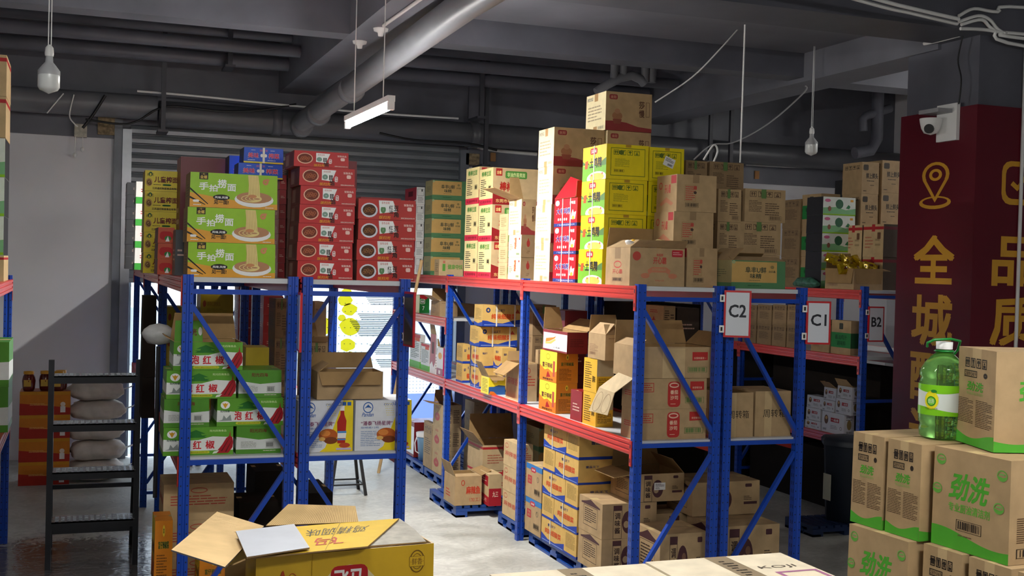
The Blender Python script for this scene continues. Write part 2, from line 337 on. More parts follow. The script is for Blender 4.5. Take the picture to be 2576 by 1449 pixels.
def st_marks(base=K1, ink='#5a4634'):
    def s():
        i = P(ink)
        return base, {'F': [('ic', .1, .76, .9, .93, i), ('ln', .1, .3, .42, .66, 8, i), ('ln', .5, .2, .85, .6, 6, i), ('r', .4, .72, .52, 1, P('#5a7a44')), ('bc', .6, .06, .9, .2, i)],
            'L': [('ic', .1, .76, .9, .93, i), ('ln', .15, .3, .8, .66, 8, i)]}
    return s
def st_green():
    g = G('#5a9a2a'); dg = P('#1f6a24'); w = P('#dfe3de'); ch = P('#a01420'); yg = P('#c8d030')
    els = [('r', 0, 0, 1, 1, g), ('p', [(0, .16), (1, .16), (1, .62), (.7, .66), (.5, .54), (.25, .52), (0, .58)], w), ('p', [(.3, .62), (.62, .62), (.58, .66), (.62, .70), (.55, .70), (.53, .76), (.6, .76), (.46, .9), (.32, .76), (.39, .76), (.38, .70), (.3, .70), (.34, .66)], dg),
        ('e', .12, .76, .07, .14, rw), ('p', [(.07, .85), (.09, .76), (.12, .64), (.15, .76), (.17, .85), (.14, .80), (.12, .84), (.10, .80)], P('#d8a01c')), ('t', '阳光牧歌', .05, .50, .19, .58, P('#2a4a3a'), .03),
        ('t', '泡', .26, .22, .37, .54, P('#c8202c'), .05), ('t', '红', .42, .22, .54, .52, P('#c8202c'), .05), ('t', '椒', .60, .22, .73, .52, P('#c8202c'), .05),
        ('rr', .28, .06, .66, .15, .008, yg), ('t', '湖南红海阳光食品有限公司', .31, .08, .63, .13, P('#4a4a10')), ('t', '阳光四海食品', .66, .82, .90, .90, P('#c8e0a0'), .02),
        ('p', [(.02, .2), (.08, .24), (.1, .4), (.14, .28), (.2, .42), (.22, .2)], P('#8a9490')),
        ('p', [(.74, .06), (.93, .06), (.99, .26), (1, .44), (.985, .62), (.96, .66), (.955, .86), (.94, .66), (.90, .60), (.84, .36)], ch), ('p', [(.72, .12), (.80, .16), (.76, .06), (.70, .04)], P('#e0e8d8')),
        ('p', [(.82, .12), (.95, .62), (.955, .62), (.84, .12)], P('#5c0810')), ('p', [(.88, .10), (.975, .5), (.98, .5), (.9, .1)], P('#5c0810'))]
    return g, {'F': els, 'L': [('p', [(0, .16), (1, .16), (1, .5), (0, .56)], w)]}
def st_greenend():
    g = G('#4b8826'); w = P('#d0d4d0')
    return g, {'F': [('p', [(0, .16), (1, .16), (1, .56), (.5, .5), (0, .62)], w), ('t', '阳光四海', .3, .76, .68, .9, P('#6a1a1a'), .02), ('ln', .1, .22, .45, .45, 5, P('#8a9088')), ('bc', .66, .2, .84, .42, rk), ('ln', .6, .08, .9, .13, 1, P('#d8c8c0'))],
        'L': [('p', [(0, .16), (1, .16), (1, .5), (0, .56)], w)]}
def st_yellowdark():
    y = G('#a8901c')
    return y, {'F': [('e', .12, .6, .05, .14, P('#8a3a1a')), ('t', '湖南红康食品', .2, .5, .6, .7, P('#8a5a1a')), ('ln', .2, .2, .8, .4, 3, P('#8a7a20'))], 'L': []}
def st_pantai():
    w = G('#dcdfe4'); y = P('#ecd21c'); bl = P('#2a5fa8'); rd = P('#b02418')
    els = [('r', 0, 0, 1, 1, w), ('p', [(.62, 0), (1, 0), (1, 1), (.82, 1), (.72, .7), (.62, .4), (.5, .08), (.4, 0)], y), ('e', .22, .86, .09, .11, bl), ('e', .22, .86, .075, .09, w), ('p', [(.15, .84), (.22, .92), (.29, .84), (.24, .86), (.2, .86)], bl), ('t', 'Pandan', .12, .68, .32, .76, bl, .02, 's'),
        ('t', 'ตราปิ่น', .5, .90, .72, .96, bl), ('t', '“潘泰飞扬星牌”', .1, .5, .66, .59, P('#7a2a5a'), .02), ('t', '甜辣酱12瓶', .1, .44, .42, .48, bl), ('ln', .1, .08, .45, .4, 9, P('#8aa0c0')),
        ('e', .55, .32, .17, .13, P('#b85a1c')), ('e', .50, .36, .09, .06, P('#d8843a')), ('e', .6, .22, .12, .07, P('#7a3a14')), ('e', .44, .25, .06, .04, P('#e0b060')),
        ('p', [(.72, .16), (.86, .16), (.88, .60), (.84, .72), (.83, .82), (.77, .82), (.765, .72), (.71, .58)], rd), ('r', .76, .80, .84, .90, rw), ('r', .72, .34, .88, .40, P('#4a90d0')), ('p', [(.72, .26), (.87, .26), (.88, .36), (.72, .36)], rw), ('r', .72, .22, .87, .25, P('#4a90d0')),
        ('e', .85, .12, .1, .05, P('#c04a20')), ('fr', .7, .90, .78, .97, .003, bl), ('r', .8, .90, .87, .97, bl), ('r', .89, .90, .96, .97, bl), ('r', .70, .03, .97, .07, P('#c8b8d8'))]
    for i in range(6):
        for j in range(5): els.append(('e', .52+.03*j+.008*i, .93-.045*i, .006, .008, y))
    return w, {'F': els, 'L': [('r', 0, 0, 1, 1, w)]}
def st_suancai(end=0):
    b = P('#1c3c9c'); o = P('#c8481e'); base = kraft('#cda860')
    big = [('p', [(0, 0), (1, 0), (1, .34), (.75, .28), (.5, .14), (.3, .16), (.12, .26), (0, .28)], b), ('r', .05, .06, .95, .09, P('#8aa0d0')), ('t', '壹品天下', .32, .68, .56, .82, P('#2a3a6a'), .02), ('t', '纯味细酸菜', .22, .34, .84, .60, o, .05), ('rg', .14, .76, .055, .12, .012, P('#2a3a6a')), ('p', [(.8, .62), (.94, .62), (.9, .72), (.87, .82), (.84, .72)], P('#b0402a'))]
    sm = [('r', 0, 0, 1, .1, b), ('p', [(0, .06), (1, .06), (1, .22), (.5, .12), (0, .2)], b), ('ln', .15, .3, .85, .85, 9, P('#8a7438'))]
    return base, ({'F': big, 'L': sm} if not end else {'F': [('r', 0, 0, 1, .09, b), ('p', [(.35, .09), (1, .09), (1, .18)], b), ('t', '纯味', .6, .28, .98, .55, o, .05), ('e', .75, .72, .05, .07, P('#2a3a6a')), ('t', '壹品天下', .12, .66, .34, .76, P('#2a3a6a'), .02)], 'L': [('p', [(0, 0), (1, 0), (1, .34), (.6, .14), (.3, .16), (0, .34)], b), ('r', .05, .05, .95, .08, P('#8aa0d0')), ('t', '壹品天下', .28, .72, .62, .84, P('#2a3a6a'), .02), ('t', '纯味细酸菜', .16, .38, .86, .62, o, .05)]})
def st_suancai_side():
    b = P('#1c3c9c'); base = kraft('#cda860')
    return base, {'L': [('r', 0, 0, 1, .1, b), ('ln', .12, .3, .88, .9, 12, P('#8a7438'))], 'F': [('r', 0, 0, 1, .12, b), ('t', '壹品天下', .2, .6, .5, .75, P('#2a3a6a'), .02), ('t', '纯味', .6, .2, .98, .5, P('#c8481e'), .05), ('e', .8, .78, .05, .08, P('#2a3a6a'))]}
def st_orange():
    o = G('#d8821e'); y = P('#ead83a'); k = P('#2a1a10'); r = P('#a01c1c')
    return o, {'L': [('r', 0, 0, 1, 1, y), ('p', [(0, 0), (1, 0), (1, .38), (.8, .3), (.5, .42), (.3, .36), (0, .52)], P('#d87a1c')), ('t', '富仔辣椒', .15, .44, .75, .62, P('#5a1418'), .05), ('p', [(.4, .12), (.66, .16), (.5, .34), (.44, .26)], r), ('rr', .78, .18, .9, .7, .008, P('#b04a3a')), ('t', '辣椒酱系列', .2, .03, .8, .11, k, .02), ('rg', .48, .82, .12, .1, .006, P('#a8a020'))],
        'F': [('e', .5, .84, .07, .09, P('#e8c83a')), ('t', '富', .47, .8, .53, .88, k, .02), ('t', '富仔辣椒酱', .2, .56, .8, .68, P('#e8d83a'), .08), ('t', '富仔辣椒酱', .2, .56, .8, .68, P('#2a3a1a'), .02), ('ln', .12, .08, .7, .48, 9, P('#7a4a18'))]}
def st_piewhite():
    m = P('#7a1c1e')
    return G('#7a1c1e'), {'L': [('r', .03, .08, 1, .86, WHITE), ('p', [(.12, .4), (.3, .46), (.5, .62), (.56, .74), (.44, .66), (.14, .58)], P('#c87a28')), ('p', [(.12, .3), (.36, .34), (.56, .56), (.5, .6), (.3, .44), (.12, .4)], P('#e0b060')), ('t', '21粒装', .46, .16, .72, .24, rk, .02)], 'F': [('ln', .15, .3, .8, .7, 5, P('#5a1416'))]}
def st_kraftflap(): i = P('#8a6a50'); return K1, {'F': [('ln', .1, .82, .4, .9, 1, i)], 'L': [('ln', .1, .3, .6, .6, 5, i), ('bc', .1, .15, .45, .28, i)]}
def st_tomato():
    r = P('#b3302c')
    return K1, {'F': [('rr', .44, .06, .62, .9, .025, r), ('rg', .53, .78, .07, .09, .008, P('#e0b8a0')), ('t', '番茄', .475, .48, .585, .62, P('#e8cdb0'), .02), ('t', '沙司', .475, .30, .585, .44, P('#e8cdb0'), .02), ('ln', .48, .14, .58, .18, 1, P('#e8cdb0')),
        ('fr', .04, .56, .24, .86, .004, r), ('ln', .06, .6, .22, .82, 3, r), ('p', [(.76, .6), (.96, .62), (.96, .9), (.76, .9)], r), ('t', '食堂餐饮装', .79, .66, .93, .73, P('#e8cdb0')), ('bc', .69, .18, .96, .38, P('#4f7a3c'))], 'L': [('ln', .2, .4, .8, .6, 3, r)]}
def st_tomatotop():
    r = P('#b3302c')
    return K1, {'F': [('r', .34, 0, .64, .96, K2), ('p', [(.74, .56), (.95, .58), (.95, .84), (.74, .84)], r), ('t', '全国销量第一', .76, .61, .93, .68, P('#e8cdb0')), ('bc', .68, .18, .94, .36, P('#4f7a3c'))], 'L': []}
def st_zhou(): return K1, {'F': [('r', .26, 0, .46, 1, K2), ('t', '周转箱', .22, .42, .86, .60, rk, .01)], 'L': [('r', .3, 0, .5, 1, K2)]}
def st_tiaowei():
    k = P('#3a2a24'); r = P('#4a2c30')
    return K1, {'F': [('r', .2, .80, .36, .95, r), ('fr', .2, 0, .36, .82, .003, k), ('tv', '调味酱', .23, .12, .33, .74, k, .03), ('e', .47, .46, .11, .32, r), ('e', .44, .4, .05, .1, P('#a0886a')), ('e', .5, .56, .04, .08, P('#7a5a48')), ('rr', .78, .82, .88, .92, .006, r), ('ln', .76, .42, .88, .56, 3, k), ('r', .76, .3, .96, .38, r)],
        'L': [('p', [(.1, .84), (.3, .9), (.5, .98), (.7, .9), (.9, .84), (.9, .8), (.1, .8)], r), ('fr', .2, .2, .8, .78, .003, k), ('ln', .25, .3, .75, .72, 7, k)]}
def st_jinxi_end():
    g = P('#4ea632'); k = P('#5a4430'); kk = P('#2e2620')
    return K1, {'L': [('r', .38, .88, .62, 1, K2), ('p', wv(.11, .035, 5.2, 2.6), g), ('ic', .18, .80, .78, .90, kk), ('fr', .18, .70, .52, .77, .003, kk), ('t', '289369', .2, .715, .5, .755, kk), ('rg', .74, .735, .05, .028, .008, kk), ('t', '劲洗', .27, .56, .70, .66, g, .05, 's'), ('t', '专业厨油清洁剂', .26, .52, .70, .55, P('#8aae5c')), ('ln', .05, .22, .46, .48, 15, k), ('ln', .52, .2, .95, .48, 16, k)],
        'F': [('p', wv(.12, .04, 4.5, 3.4), g), ('t', '劲洗', .3, .5, .8, .72, g, .05)]}
def st_jinxi():
    g = P('#4ea632'); kk = P('#2e2620')
    big = [('p', wv(.15, .055, 4.2, 1.2), g), ('t', '劲洗', .24, .50, .74, .78, g, .05, 's'), ('t', '专业厨油清洁剂', .22, .38, .76, .47, P('#62ac3e'), .02), ('bc', .33, .2, .66, .31, kk), ('ln', .36, .14, .64, .17, 1, P('#6a5a40'))]
    for (a, b) in ((.1, .88), (.06, .58), (.9, .84), (.87, .52)): big += [('rg', a, b, .065, .055, .004, P('#6aa84a')), ('p', [(a-.055, b-.005), (a-.04, b-.035), (a, b-.05), (a+.04, b-.035), (a+.055, b-.005), (a+.01, b-.018)], P('#62a842')), ('r', a-.035, b+.005, a+.035, b+.02, P('#7ab05a'))]
    return K1, {'L': big, 'F': [('ic', .4, .8, .95, .9, kk), ('t', '289369', .4, .7, .8, .75, kk), ('t', '劲洗', .5, .5, .9, .64, g, .05), ('ln', .1, .2, .9, .45, 12, P('#5a4430')), ('bc', .1, .06, .8, .15, kk)]}
def st_feima():
    y = mat('#cda61c', .5, .06, 20); r = P('#b01c24'); ln = P('#6a4a1a')
    return y, {'F': [('e', .51, .60, .175, .28, P('#d8c89a')), ('rr', .405, .44, .615, .875, .02, r), ('t', '飞马', .425, .66, .59, .84, WHITE, .03), ('rg', .90, .855, .045, .10, .003, ln), ('rg', .90, .855, .03, .07, .0015, ln), ('fr', .855, .81, .945, .90, .002, ln), ('r', .857, .813, .943, .897, y), ('t', '·鲜香·', .862, .825, .938, .885, ln, .012),
        ('t', '2025/04/01', .80, .66, .95, .72, P('#4a4a30')), ('p', [(.125, .70), (.14, .76), (.138, .82), (.130, .83), (.136, .865), (.145, .88), (.15, .86), (.156, .82), (.178, .81), (.186, .77), (.183, .70), (.176, .76), (.155, .75), (.145, .70)], P('#a8401c')), ('rg', .195, .76, .03, .09, .002, P('#a8401c')), ('r', .30, 0, .303, 1, P('#b08a18'))],
        'L': [('ln', .2, .2, .8, .8, 5, P('#8a7a40'))]}
def st_whitek():
    p = P('#a0688a'); k = P('#5a5048')
    t = P('#8c7c64')
    return kraft('#d9cdb4'), {'T': [('r', .42, 0, .58, 1, t), ('t', 'SINGLE PACKING', .45, .1, .53, .9, rk) if 0 else ('ln', .46, .1, .54, .9, 14, rk), ('fr', .68, .1, .98, .55, .012, p), ('bc', .7, .02, .95, .09, k), ('ln', .05, .2, .35, .5, 5, p), ('t', 'KOJI', .64, .62, .9, .7, k)], 'F': [('ln', .2, .3, .8, .6, 4, p)]}
def st_chef():
    o = G('#b0501c')
    return o, {'F': [('r', 0, .86, 1, 1, P('#c88a1c')), ('p', [(0, .2), (1, .3), (1, .86), (0, .86)], P('#c8781c')), ('p', [(0, 0), (1, 0), (1, .3), (0, .5)], P('#a8281a')), ('e', .85, .45, .05, .1, P('#e8d8c8')), ('r', .80, .1, .9, .36, P('#e8e4e0')), ('ln', .2, .4, .6, .5, 2, P('#e0b070'))], 'L': []}
def st_whiteyp():
    w = G('#d4d4d6'); r = P('#b01c24')
    return w, {'F': [('r', .4, .55, .78, .75, r), ('t', '一品香', .43, .59, .75, .71, WHITE, .02), ('e', .2, .62, .09, .22, P('#6a4a34')), ('e', .2, .7, .05, .08, P('#c8a060')), ('bc', .05, .08, .22, .2, P('#3a3a3a')), ('ln', .4, .2, .7, .4, 3, P('#8a8a8c')), ('rg', .86, .3, .05, .08, .004, P('#5a5a5c'))],
        'L': [('ln', .2, .7, .8, .9, 2, P('#6a6a6c')), ('e', .5, .5, .22, .24, P('#8a7444')), ('bc', .2, .06, .8, .2, P('#3a3a3a'))]}
def st_greenwhite():
    w = G('#dfe6df'); g = P('#5ca03c')
    return w, {'F': [('r', 0, 0, 1, .07, P('#8cc01c')), ('p', [(0, .07), (1, .07), (1, .4), (.7, .3), (.4, .45), (0, .4)], P('#7fb886')), ('e', .5, .62, .12, .26, P('#33664a')), ('e', .14, .8, .09, .09, P('#c86a90')), ('p', [(.7, .4), (.78, .6), (.84, .5), (.8, .36)], P('#2a7a4a')), ('r', .84, .76, .93, .88, P('#e0a030')), ('e', .2, .35, .05, .14, P('#8a5a48'))], 'L': [('r', 0, 0, 1, 1, P('#2c2c30'))]}  # near-black left face: shade on that side painted in
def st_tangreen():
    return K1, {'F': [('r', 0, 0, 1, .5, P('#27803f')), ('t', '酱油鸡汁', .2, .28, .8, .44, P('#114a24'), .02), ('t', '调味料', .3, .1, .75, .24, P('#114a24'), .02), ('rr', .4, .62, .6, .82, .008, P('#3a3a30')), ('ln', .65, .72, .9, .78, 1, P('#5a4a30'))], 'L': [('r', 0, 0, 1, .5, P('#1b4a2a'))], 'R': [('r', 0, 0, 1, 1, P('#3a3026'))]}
def st_xian():
    k = P('#3a3024')
    return K1, {'F': [('rr', .08, .74, .38, .92, .012, k), ('t', '鲜上鲜头', .25, .48, .95, .66, k, .03), ('ln', .3, .38, .9, .44, 1, k), ('ln', .5, .25, .8, .3, 1, k), ('ln', .1, .06, .4, .12, 1, k)], 'L': [('ic', .1, .78, .9, .9, k)]}
def st_redtape():
    k = P('#6a4a34'); r = P('#b0262c')
    return K2, {'F': [('r', 0, .84, 1, .93, r), ('r', .42, .78, .58, 1, r), ('ln', .1, .25, .5, .65, 4, P('#b06a50')), ('ln', .6, .3, .85, .6, 2, P('#9a8460')), ('rr', .7, .55, .86, .75, .004, k)], 'L': [('r', 0, .84, 1, .93, r)]}
def st_bluestripe():
    b = P('#3a78b8'); r = P('#b8303c')
    return K1, {'L': [('r', 0, .84, 1, 1, b), ('rr', .3, .78, .62, .92, .02, r), ('t', '佳味美', .36, .82, .56, .88, WHITE, .02), ('rr', .12, .42, .38, .66, .006, r), ('t', '风味', .16, .55, .34, .63, K1, .02), ('t', '调料', .16, .45, .34, .53, K1, .02), ('rg', .76, .62, .06, .08, .004, P('#5a5a50')), ('bc', .55, .16, .9, .32, rk)], 'F': [('r', 0, .84, 1, 1, b)]}
def st_mala():
    r = P('#b83a24')
    return K1, {'F': [('t', '麻辣鱼', .42, .38, .95, .66, r, .05), ('t', '（加工）', .55, .12, .95, .26, r), ('rg', .3, .78, .07, .1, .006, r)], 'L': [('ln', .2, .2, .6, .5, 3, r)]}
def st_jiusan():
    r = P('#a8202c')
    return K2, {'L': [('p', [(0, 0), (1, 0), (1, .28), (0, .36)], r), ('p', [(0, .66), (.9, .6), (.9, .92), (0, .98)], r), ('ln', .15, .72, .75, .86, 2, P('#e8c8b0')), ('t', '放心吃', .15, .1, .8, .22, P('#e8c8b0'))], 'F': [('r', 0, 0, 1, .55, r), ('t', '九三', .3, .28, .75, .46, P('#e8c8b0'), .03)]}
def st_yellowsea():
    y = G('#e6d42a')
    return y, {'L': [('ln', .15, .12, .85, .9, 9, P('#8a8020'))], 'F': [('r', 0, 0, 1, .46, P('#2a5a9a')), ('p', [(0, .0), (.5, 0), (.3, .18), (.1, .2)], P('#d87a2a')), ('p', [(.3, .46), (1, .46), (1, .52), (.6, .56)], P('#3a4a6a')), ('e', .4, .78, .12, .08, P('#f0e8b0'))]}
def st_yellowprint():
    y = G('#e0b028'); k = P('#5a4410')
    return y, {'L': [('ln', .1, .1, .6, .9, 12, k), ('t', '调味', .66, .3, .9, .5, k, .02)], 'F': [('r', 0, .5, 1, 1, P('#b8a888')), ('ln', .1, .1, .9, .45, 7, k)]}
def st_rice():
    w = G('#dcdcda')
    return w, {'L': [('r', 0, 0, 1, .2, P('#5cb83c')), ('r', 0, .9, 1, 1, P('#c8202c')), ('ln', .1, .28, .9, .8, 10, P('#5a6a5a')), ('rr', .5, .8, .95, .9, .01, P('#d84a1c'))], 'F': [('r', 0, 0, 1, .2, P('#5cb83c')), ('ln', .1, .28, .9, .8, 10, P('#5a6a5a'))]}
def st_pink():
    return G('#c01c5c'), {'L': [('r', 0, .25, 1, 1, WHITE), ('e', .5, .7, .3, .12, P('#e8b060')), ('r', 0, 0, 1, .25, P('#a8788c')), ('r', .3, .05, .6, .18, WHITE)], 'F': [('tv', '黄金炸鸡粉', .4, .3, .6, .85, P('#f0d0e0')), ('rr', .35, .08, .7, .2, .004, WHITE)]}
def st_greenbag():
    return G('#1c7a34'), {'F': [('p', [(0, .85), (.5, .7), (1, .9), (1, 1), (0, 1)], P('#c02028')), ('rr', .05, .5, .55, .78, .01, P('#e0ecd0')), ('rr', .1, .53, .5, .75, .01, P('#1c6a30')), ('t', '味道', .14, .57, .46, .71, rw, .03), ('t', '7', .3, .15, .5, .38, rw, .03)], 'L': [('r', 0, 0, 1, 1, P('#e8e4b0'))]}
def st_maroonwhite():
    return G('#a82438'), {'F': [('r', 0, 0, 1, 1, WHITE), ('fr', .1, .5, .9, .9, .003, P('#7a7a7c')), ('ln', .15, .1, .85, .45, 5, P('#8a8a8c')), ('r', .6, .75, .75, .88, P('#3a3a3c'))], 'L': [('p', [(0, 0), (1, 0), (1, .3), (.7, .15), (.4, .3), (0, .2)], WHITE), ('r', .3, .5, .7, .8, P('#5a1420'))]}
def st_greenstripe():
    return G('#dde0dc'), {'F': [('r', 0, .0, 1, .3, P('#3c9c3c')), ('ln', .3, .5, .7, .7, 2, P('#b03040'))], 'L': [('r', 0, 0, 1, .3, P('#2c6c2c'))]}
def st_salt():
    return G('#c04a24'), {'F': [('rr', .1, .2, .9, .75, .02, P('#b81c1e')), ('e', .6, .3, .2, .16, P('#2c7a34')), ('p', [(.45, .1), (.7, .1), (.6, .45)], WHITE)], 'L': [('r', 0, 0, 1, 1, P('#5a1a30'))]}
def st_jkq():
    return K2, {'F': [('t', '健康夺炫', .36, .4, .98, .7, P('#5a9a3c'), .02), ('r', .14, .28, .26, .72, P('#5a9a3c')), ('r', .16, .76, .25, .92, P('#c0705a'))], 'L': [('ln', .2, .2, .8, .8, 5, P('#8a7a50'))]}
def st_pom():
    r = P('#b03a34')
    return K2, {'L': [('e', .5, .45, .3, .18, r), ('p', [(.42, .6), (.58, .6), (.5, .72)], r), ('t', '大喜大', .35, .4, .65, .5, K2), ('ln', .3, .8, .7, .9, 2, r)], 'F': [('ln', .1, .2, .5, .9, 12, P('#4a3a2c')), ('ln', .6, .2, .9, .8, 8, P('#4a3a2c'))]}
def st_redprint():
    r = P('#b8503c')
    return K2, {'L': [('t', '麻辣香', .1, .4, .9, .6, r, .02), ('rg', .2, .8, .12, .1, .005, r)], 'F': [('ln', .1, .4, .9, .7, 4, r), ('rg', .5, .82, .12, .08, .005, r)]}
STY = dict(noodle=(st_noodle, 'noodle_carton'), kid=(st_kidnoodle, 'noodle_carton'), blue=(st_bluezc, 'pickle_carton'), mince=(lambda: st_redmince(0), 'sauce_carton'), bean=(lambda: st_redmince(1), 'pickle_carton'),
    maroon=(st_plain('#6a2028'), 'carton'), dkred=(st_plain('#8a1c20'), 'carton'), dkyel=(st_plain('#a8901e'), 'carton'), dkbrown=(st_plain('#4a3c30'), 'carton'), grey=(st_plain('#3c3e42'), 'carton'),
    msg=(st_msg, 'seasoning_carton'), jinluo=(st_jinluo, 'noodle_carton'), sha=(st_sha, 'flour_carton'), pomeg=(st_tomtin, 'tin_carton'), dayou=(st_reddayou, 'seasoning_carton'), tuji=(st_tuji, 'seasoning_carton'),
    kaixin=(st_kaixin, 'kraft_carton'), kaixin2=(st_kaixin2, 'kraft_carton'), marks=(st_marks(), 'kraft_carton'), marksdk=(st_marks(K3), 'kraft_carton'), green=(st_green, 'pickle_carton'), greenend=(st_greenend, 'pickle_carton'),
    yeldark=(st_yellowdark, 'carton'), pantai=(st_pantai, 'sauce_carton'), suan=(st_suancai, 'pickle_carton'), suanend=(lambda: st_suancai(1), 'pickle_carton'), suanside=(st_suancai_side, 'pickle_carton'), orange=(st_orange, 'sauce_carton'), pie=(st_piewhite, 'cake_carton'),
    kraft=(st_kraftflap, 'kraft_carton'), tomato=(st_tomato, 'sauce_carton'), tomtop=(st_tomatotop, 'sauce_carton'), zhou=(st_zhou, 'transit_carton'), tiao=(st_tiaowei, 'sauce_carton'), jxend=(st_jinxi_end, 'detergent_carton'), jx=(st_jinxi, 'detergent_carton'),
    feima=(st_feima, 'seasoning_carton'), whitek=(st_whitek, 'pale_carton'), chef=(st_chef, 'oil_carton'), yipin=(st_whiteyp, 'noodle_carton'), gw=(st_greenwhite, 'vegetable_carton'), tg=(st_tangreen, 'sauce_carton'), xian=(st_xian, 'kraft_carton'), rtape=(st_redtape, 'kraft_carton'),
    bstripe=(st_bluestripe, 'seasoning_carton'), mala=(st_mala, 'kraft_carton'), jiusan=(st_jiusan, 'oil_carton'), sea=(st_yellowsea, 'snack_carton'), yprint=(st_yellowprint, 'carton'), rice=(st_rice, 'carton'), pink=(st_pink, 'carton'), gbag=(st_greenbag, 'carton'), mw=(st_maroonwhite, 'carton'),
    gstripe=(st_greenstripe, 'carton'), salt=(st_salt, 'carton'), jkq=(st_jkq, 'carton'), pom=(st_pom, 'kraft_carton'), redp=(st_redprint, 'kraft_carton'))
STY['void'] = (lambda: (mat('#241f1b', .9, .1, spec=.1), {}), 'carton')  # near-black base: shade put into the carton colour
_sc = {}; _mc = {}
def style(s):
    if s not in _sc: _sc[s] = STY[s][0]()
    return _sc[s]
def faces(w, d, h, j):
    a, b = w/2, d/2
    lo = [Vector((-a, -b, 0)), Vector((a, -b, 0)), Vector((a, b, 0)), Vector((-a, b, 0))]
    hi = [p+Vector((j[2*i], j[2*i+1], h)) for i, p in enumerate(lo)]
    return lo, hi
def carton_mesh(s, w, d, h, open_=False):
    k = (s, round(w, 3), round(d, 3), round(h, 3), open_)
    if k in _mc: return _mc[k]
    base, art_ = style(s); rn = random.Random(hash(k[1:4]) & 0xffff)
    j = [rn.uniform(-.003, .0) if (i in (2, 4)) else rn.uniform(-.001, .003) for i in range(8)]
    j = [ .002, .002, -.002, .002, -.002, -.002, .002, -.002]
    lo, hi = faces(w, d, h, j); mb = MB()
    side = [(lo[0], lo[1], hi[1], hi[0]), (lo[1], lo[2], hi[2], hi[1]), (lo[2], lo[3], hi[3], hi[2]), (lo[3], lo[0], hi[0], hi[3])]
    # chamfered shell: slight rounding of the vertical edges
    for q in side: mb.add(q, [(0, 1, 2, 3)], base)
    mb.add(lo, [(3, 2, 1, 0)], base)
    if not open_:
        c = [p*1 for p in hi]; mb.add(c, [(0, 1, 2, 3)], base)
        if 'T' not in art_:
            m = K2 if base in (K1, K2, K3) else base
            art(mb, hi[0], hi[1], hi[2], hi[3], [('r', 0, .495, 1, .505, mat('#3a2c1c', .8, 0)), ('r', .0, .42, .14, .58, kraft('#bfa878')), ('r', .86, .42, 1, .58, kraft('#bfa878'))])
        else: art(mb, hi[0], hi[1], hi[2], hi[3], art_['T'])
    else:
        t = .005; il, ih = faces(w-2*t, d-2*t, h, j); il = [p+Vector((0, 0, t)) for p in il]
        for a, b in ((0, 1), (1, 2), (2, 3), (3, 0)):
            mb.add([il[a], il[b], ih[b], ih[a]], [(3, 2, 1, 0)], KIN); mb.add([hi[a], hi[b], ih[b], ih[a]], [(0, 1, 2, 3)], K4)
        mb.add(il, [(0, 1, 2, 3)], KIN)
    for key, (A, B, C, D) in zip('FRBL', side):
        els = art_.get(key) or (art_.get('F') if key == 'B' else art_.get('L') if key == 'R' else None)
        if els and key in 'FLR': art(mb, A, B, C, D, els, seed=len(s)+3)
    me = bpy.data.meshes.new(STY[s][1]); me.from_pydata(mb.v, [], mb.f)
    for m in mb.mats: me.materials.append(m)
    me.polygons.foreach_set('material_index', mb.m); me.update(); _mc[k] = me; return me
def flap(parent, w, d, h, side, L, ang, m=None, m2=None, taper=.02, els=None):
    """flap hinged on a top edge; ang 0 = upright, 90 = level outwards, 180 = hanging, negative = folded in"""
    a, b = w/2-.003, d/2-.003
    e = {'F': ((-a, -b), (a, -b), (0, -1)), 'B': ((a, b), (-a, b), (0, 1)), 'L': ((-a, b), (-a, -b), (-1, 0)), 'R': ((a, -b), (a, b), (1, 0))}[side]
    p, q, o = Vector((*e[0], h+.002)), Vector((*e[1], h+.002)), Vector((*e[2], 0)); t = math.radians(ang)
    dirv = Vector((0, 0, 1))*math.cos(t)+o*math.sin(t); ed = (q-p).normalized()
    off = o*.004 if ang > 100 else Vector()
    P0, P1, P2, P3 = p+off, q+off, q+dirv*L-ed*taper+off, p+dirv*L+ed*taper+off
    mb = MB(); mb.plate([P0, P1, P2, P3], .004, m or K1, m2 or KIN)
    if els: art(mb, P0, P1, P2, P3, els)
    return mb.build('flap', parent)
STRAP = mat('#e4e0d0', .4, 0)
def strap(parent, w, d, h, ax, at):
    mb = MB(); t = .002; g = .006
    if ax == 'y':   # loop round in the y-z plane at x=at
        for a, b in (((at-g, -d/2-t, -.0), (at+g, -d/2-.0009, h+t)), ((at-g, -d/2-t, h+.0005), (at+g, d/2+t, h+t)), ((at-g, d/2, 0), (at+g, d/2+t, h+t))): mb.box(a, b, STRAP)
    else:
        for a, b in (((-w/2-t, at-g, 0), (-w/2-.0009, at+g, h+t)), ((-w/2-t, at-g, h+.0005), (w/2+t, at+g, h+t)), ((w/2, at-g, 0), (w/2+t, at+g, h+t))): mb.box(a, b, STRAP)
    return mb.build('strap', parent)
ORD = {1: [''], 2: ['upper', 'lower'], 3: ['topmost', 'middle', 'bottom'], 4: ['topmost', 'second', 'third', 'bottom']}
def ordn(n, i):
    if n in ORD: return ORD[n][i]
    return ['topmost', 'second', 'third', 'fourth', 'fifth', 'sixth', 'seventh', 'eighth'][i] if i < n-1 else 'bottom'
BOXES = []
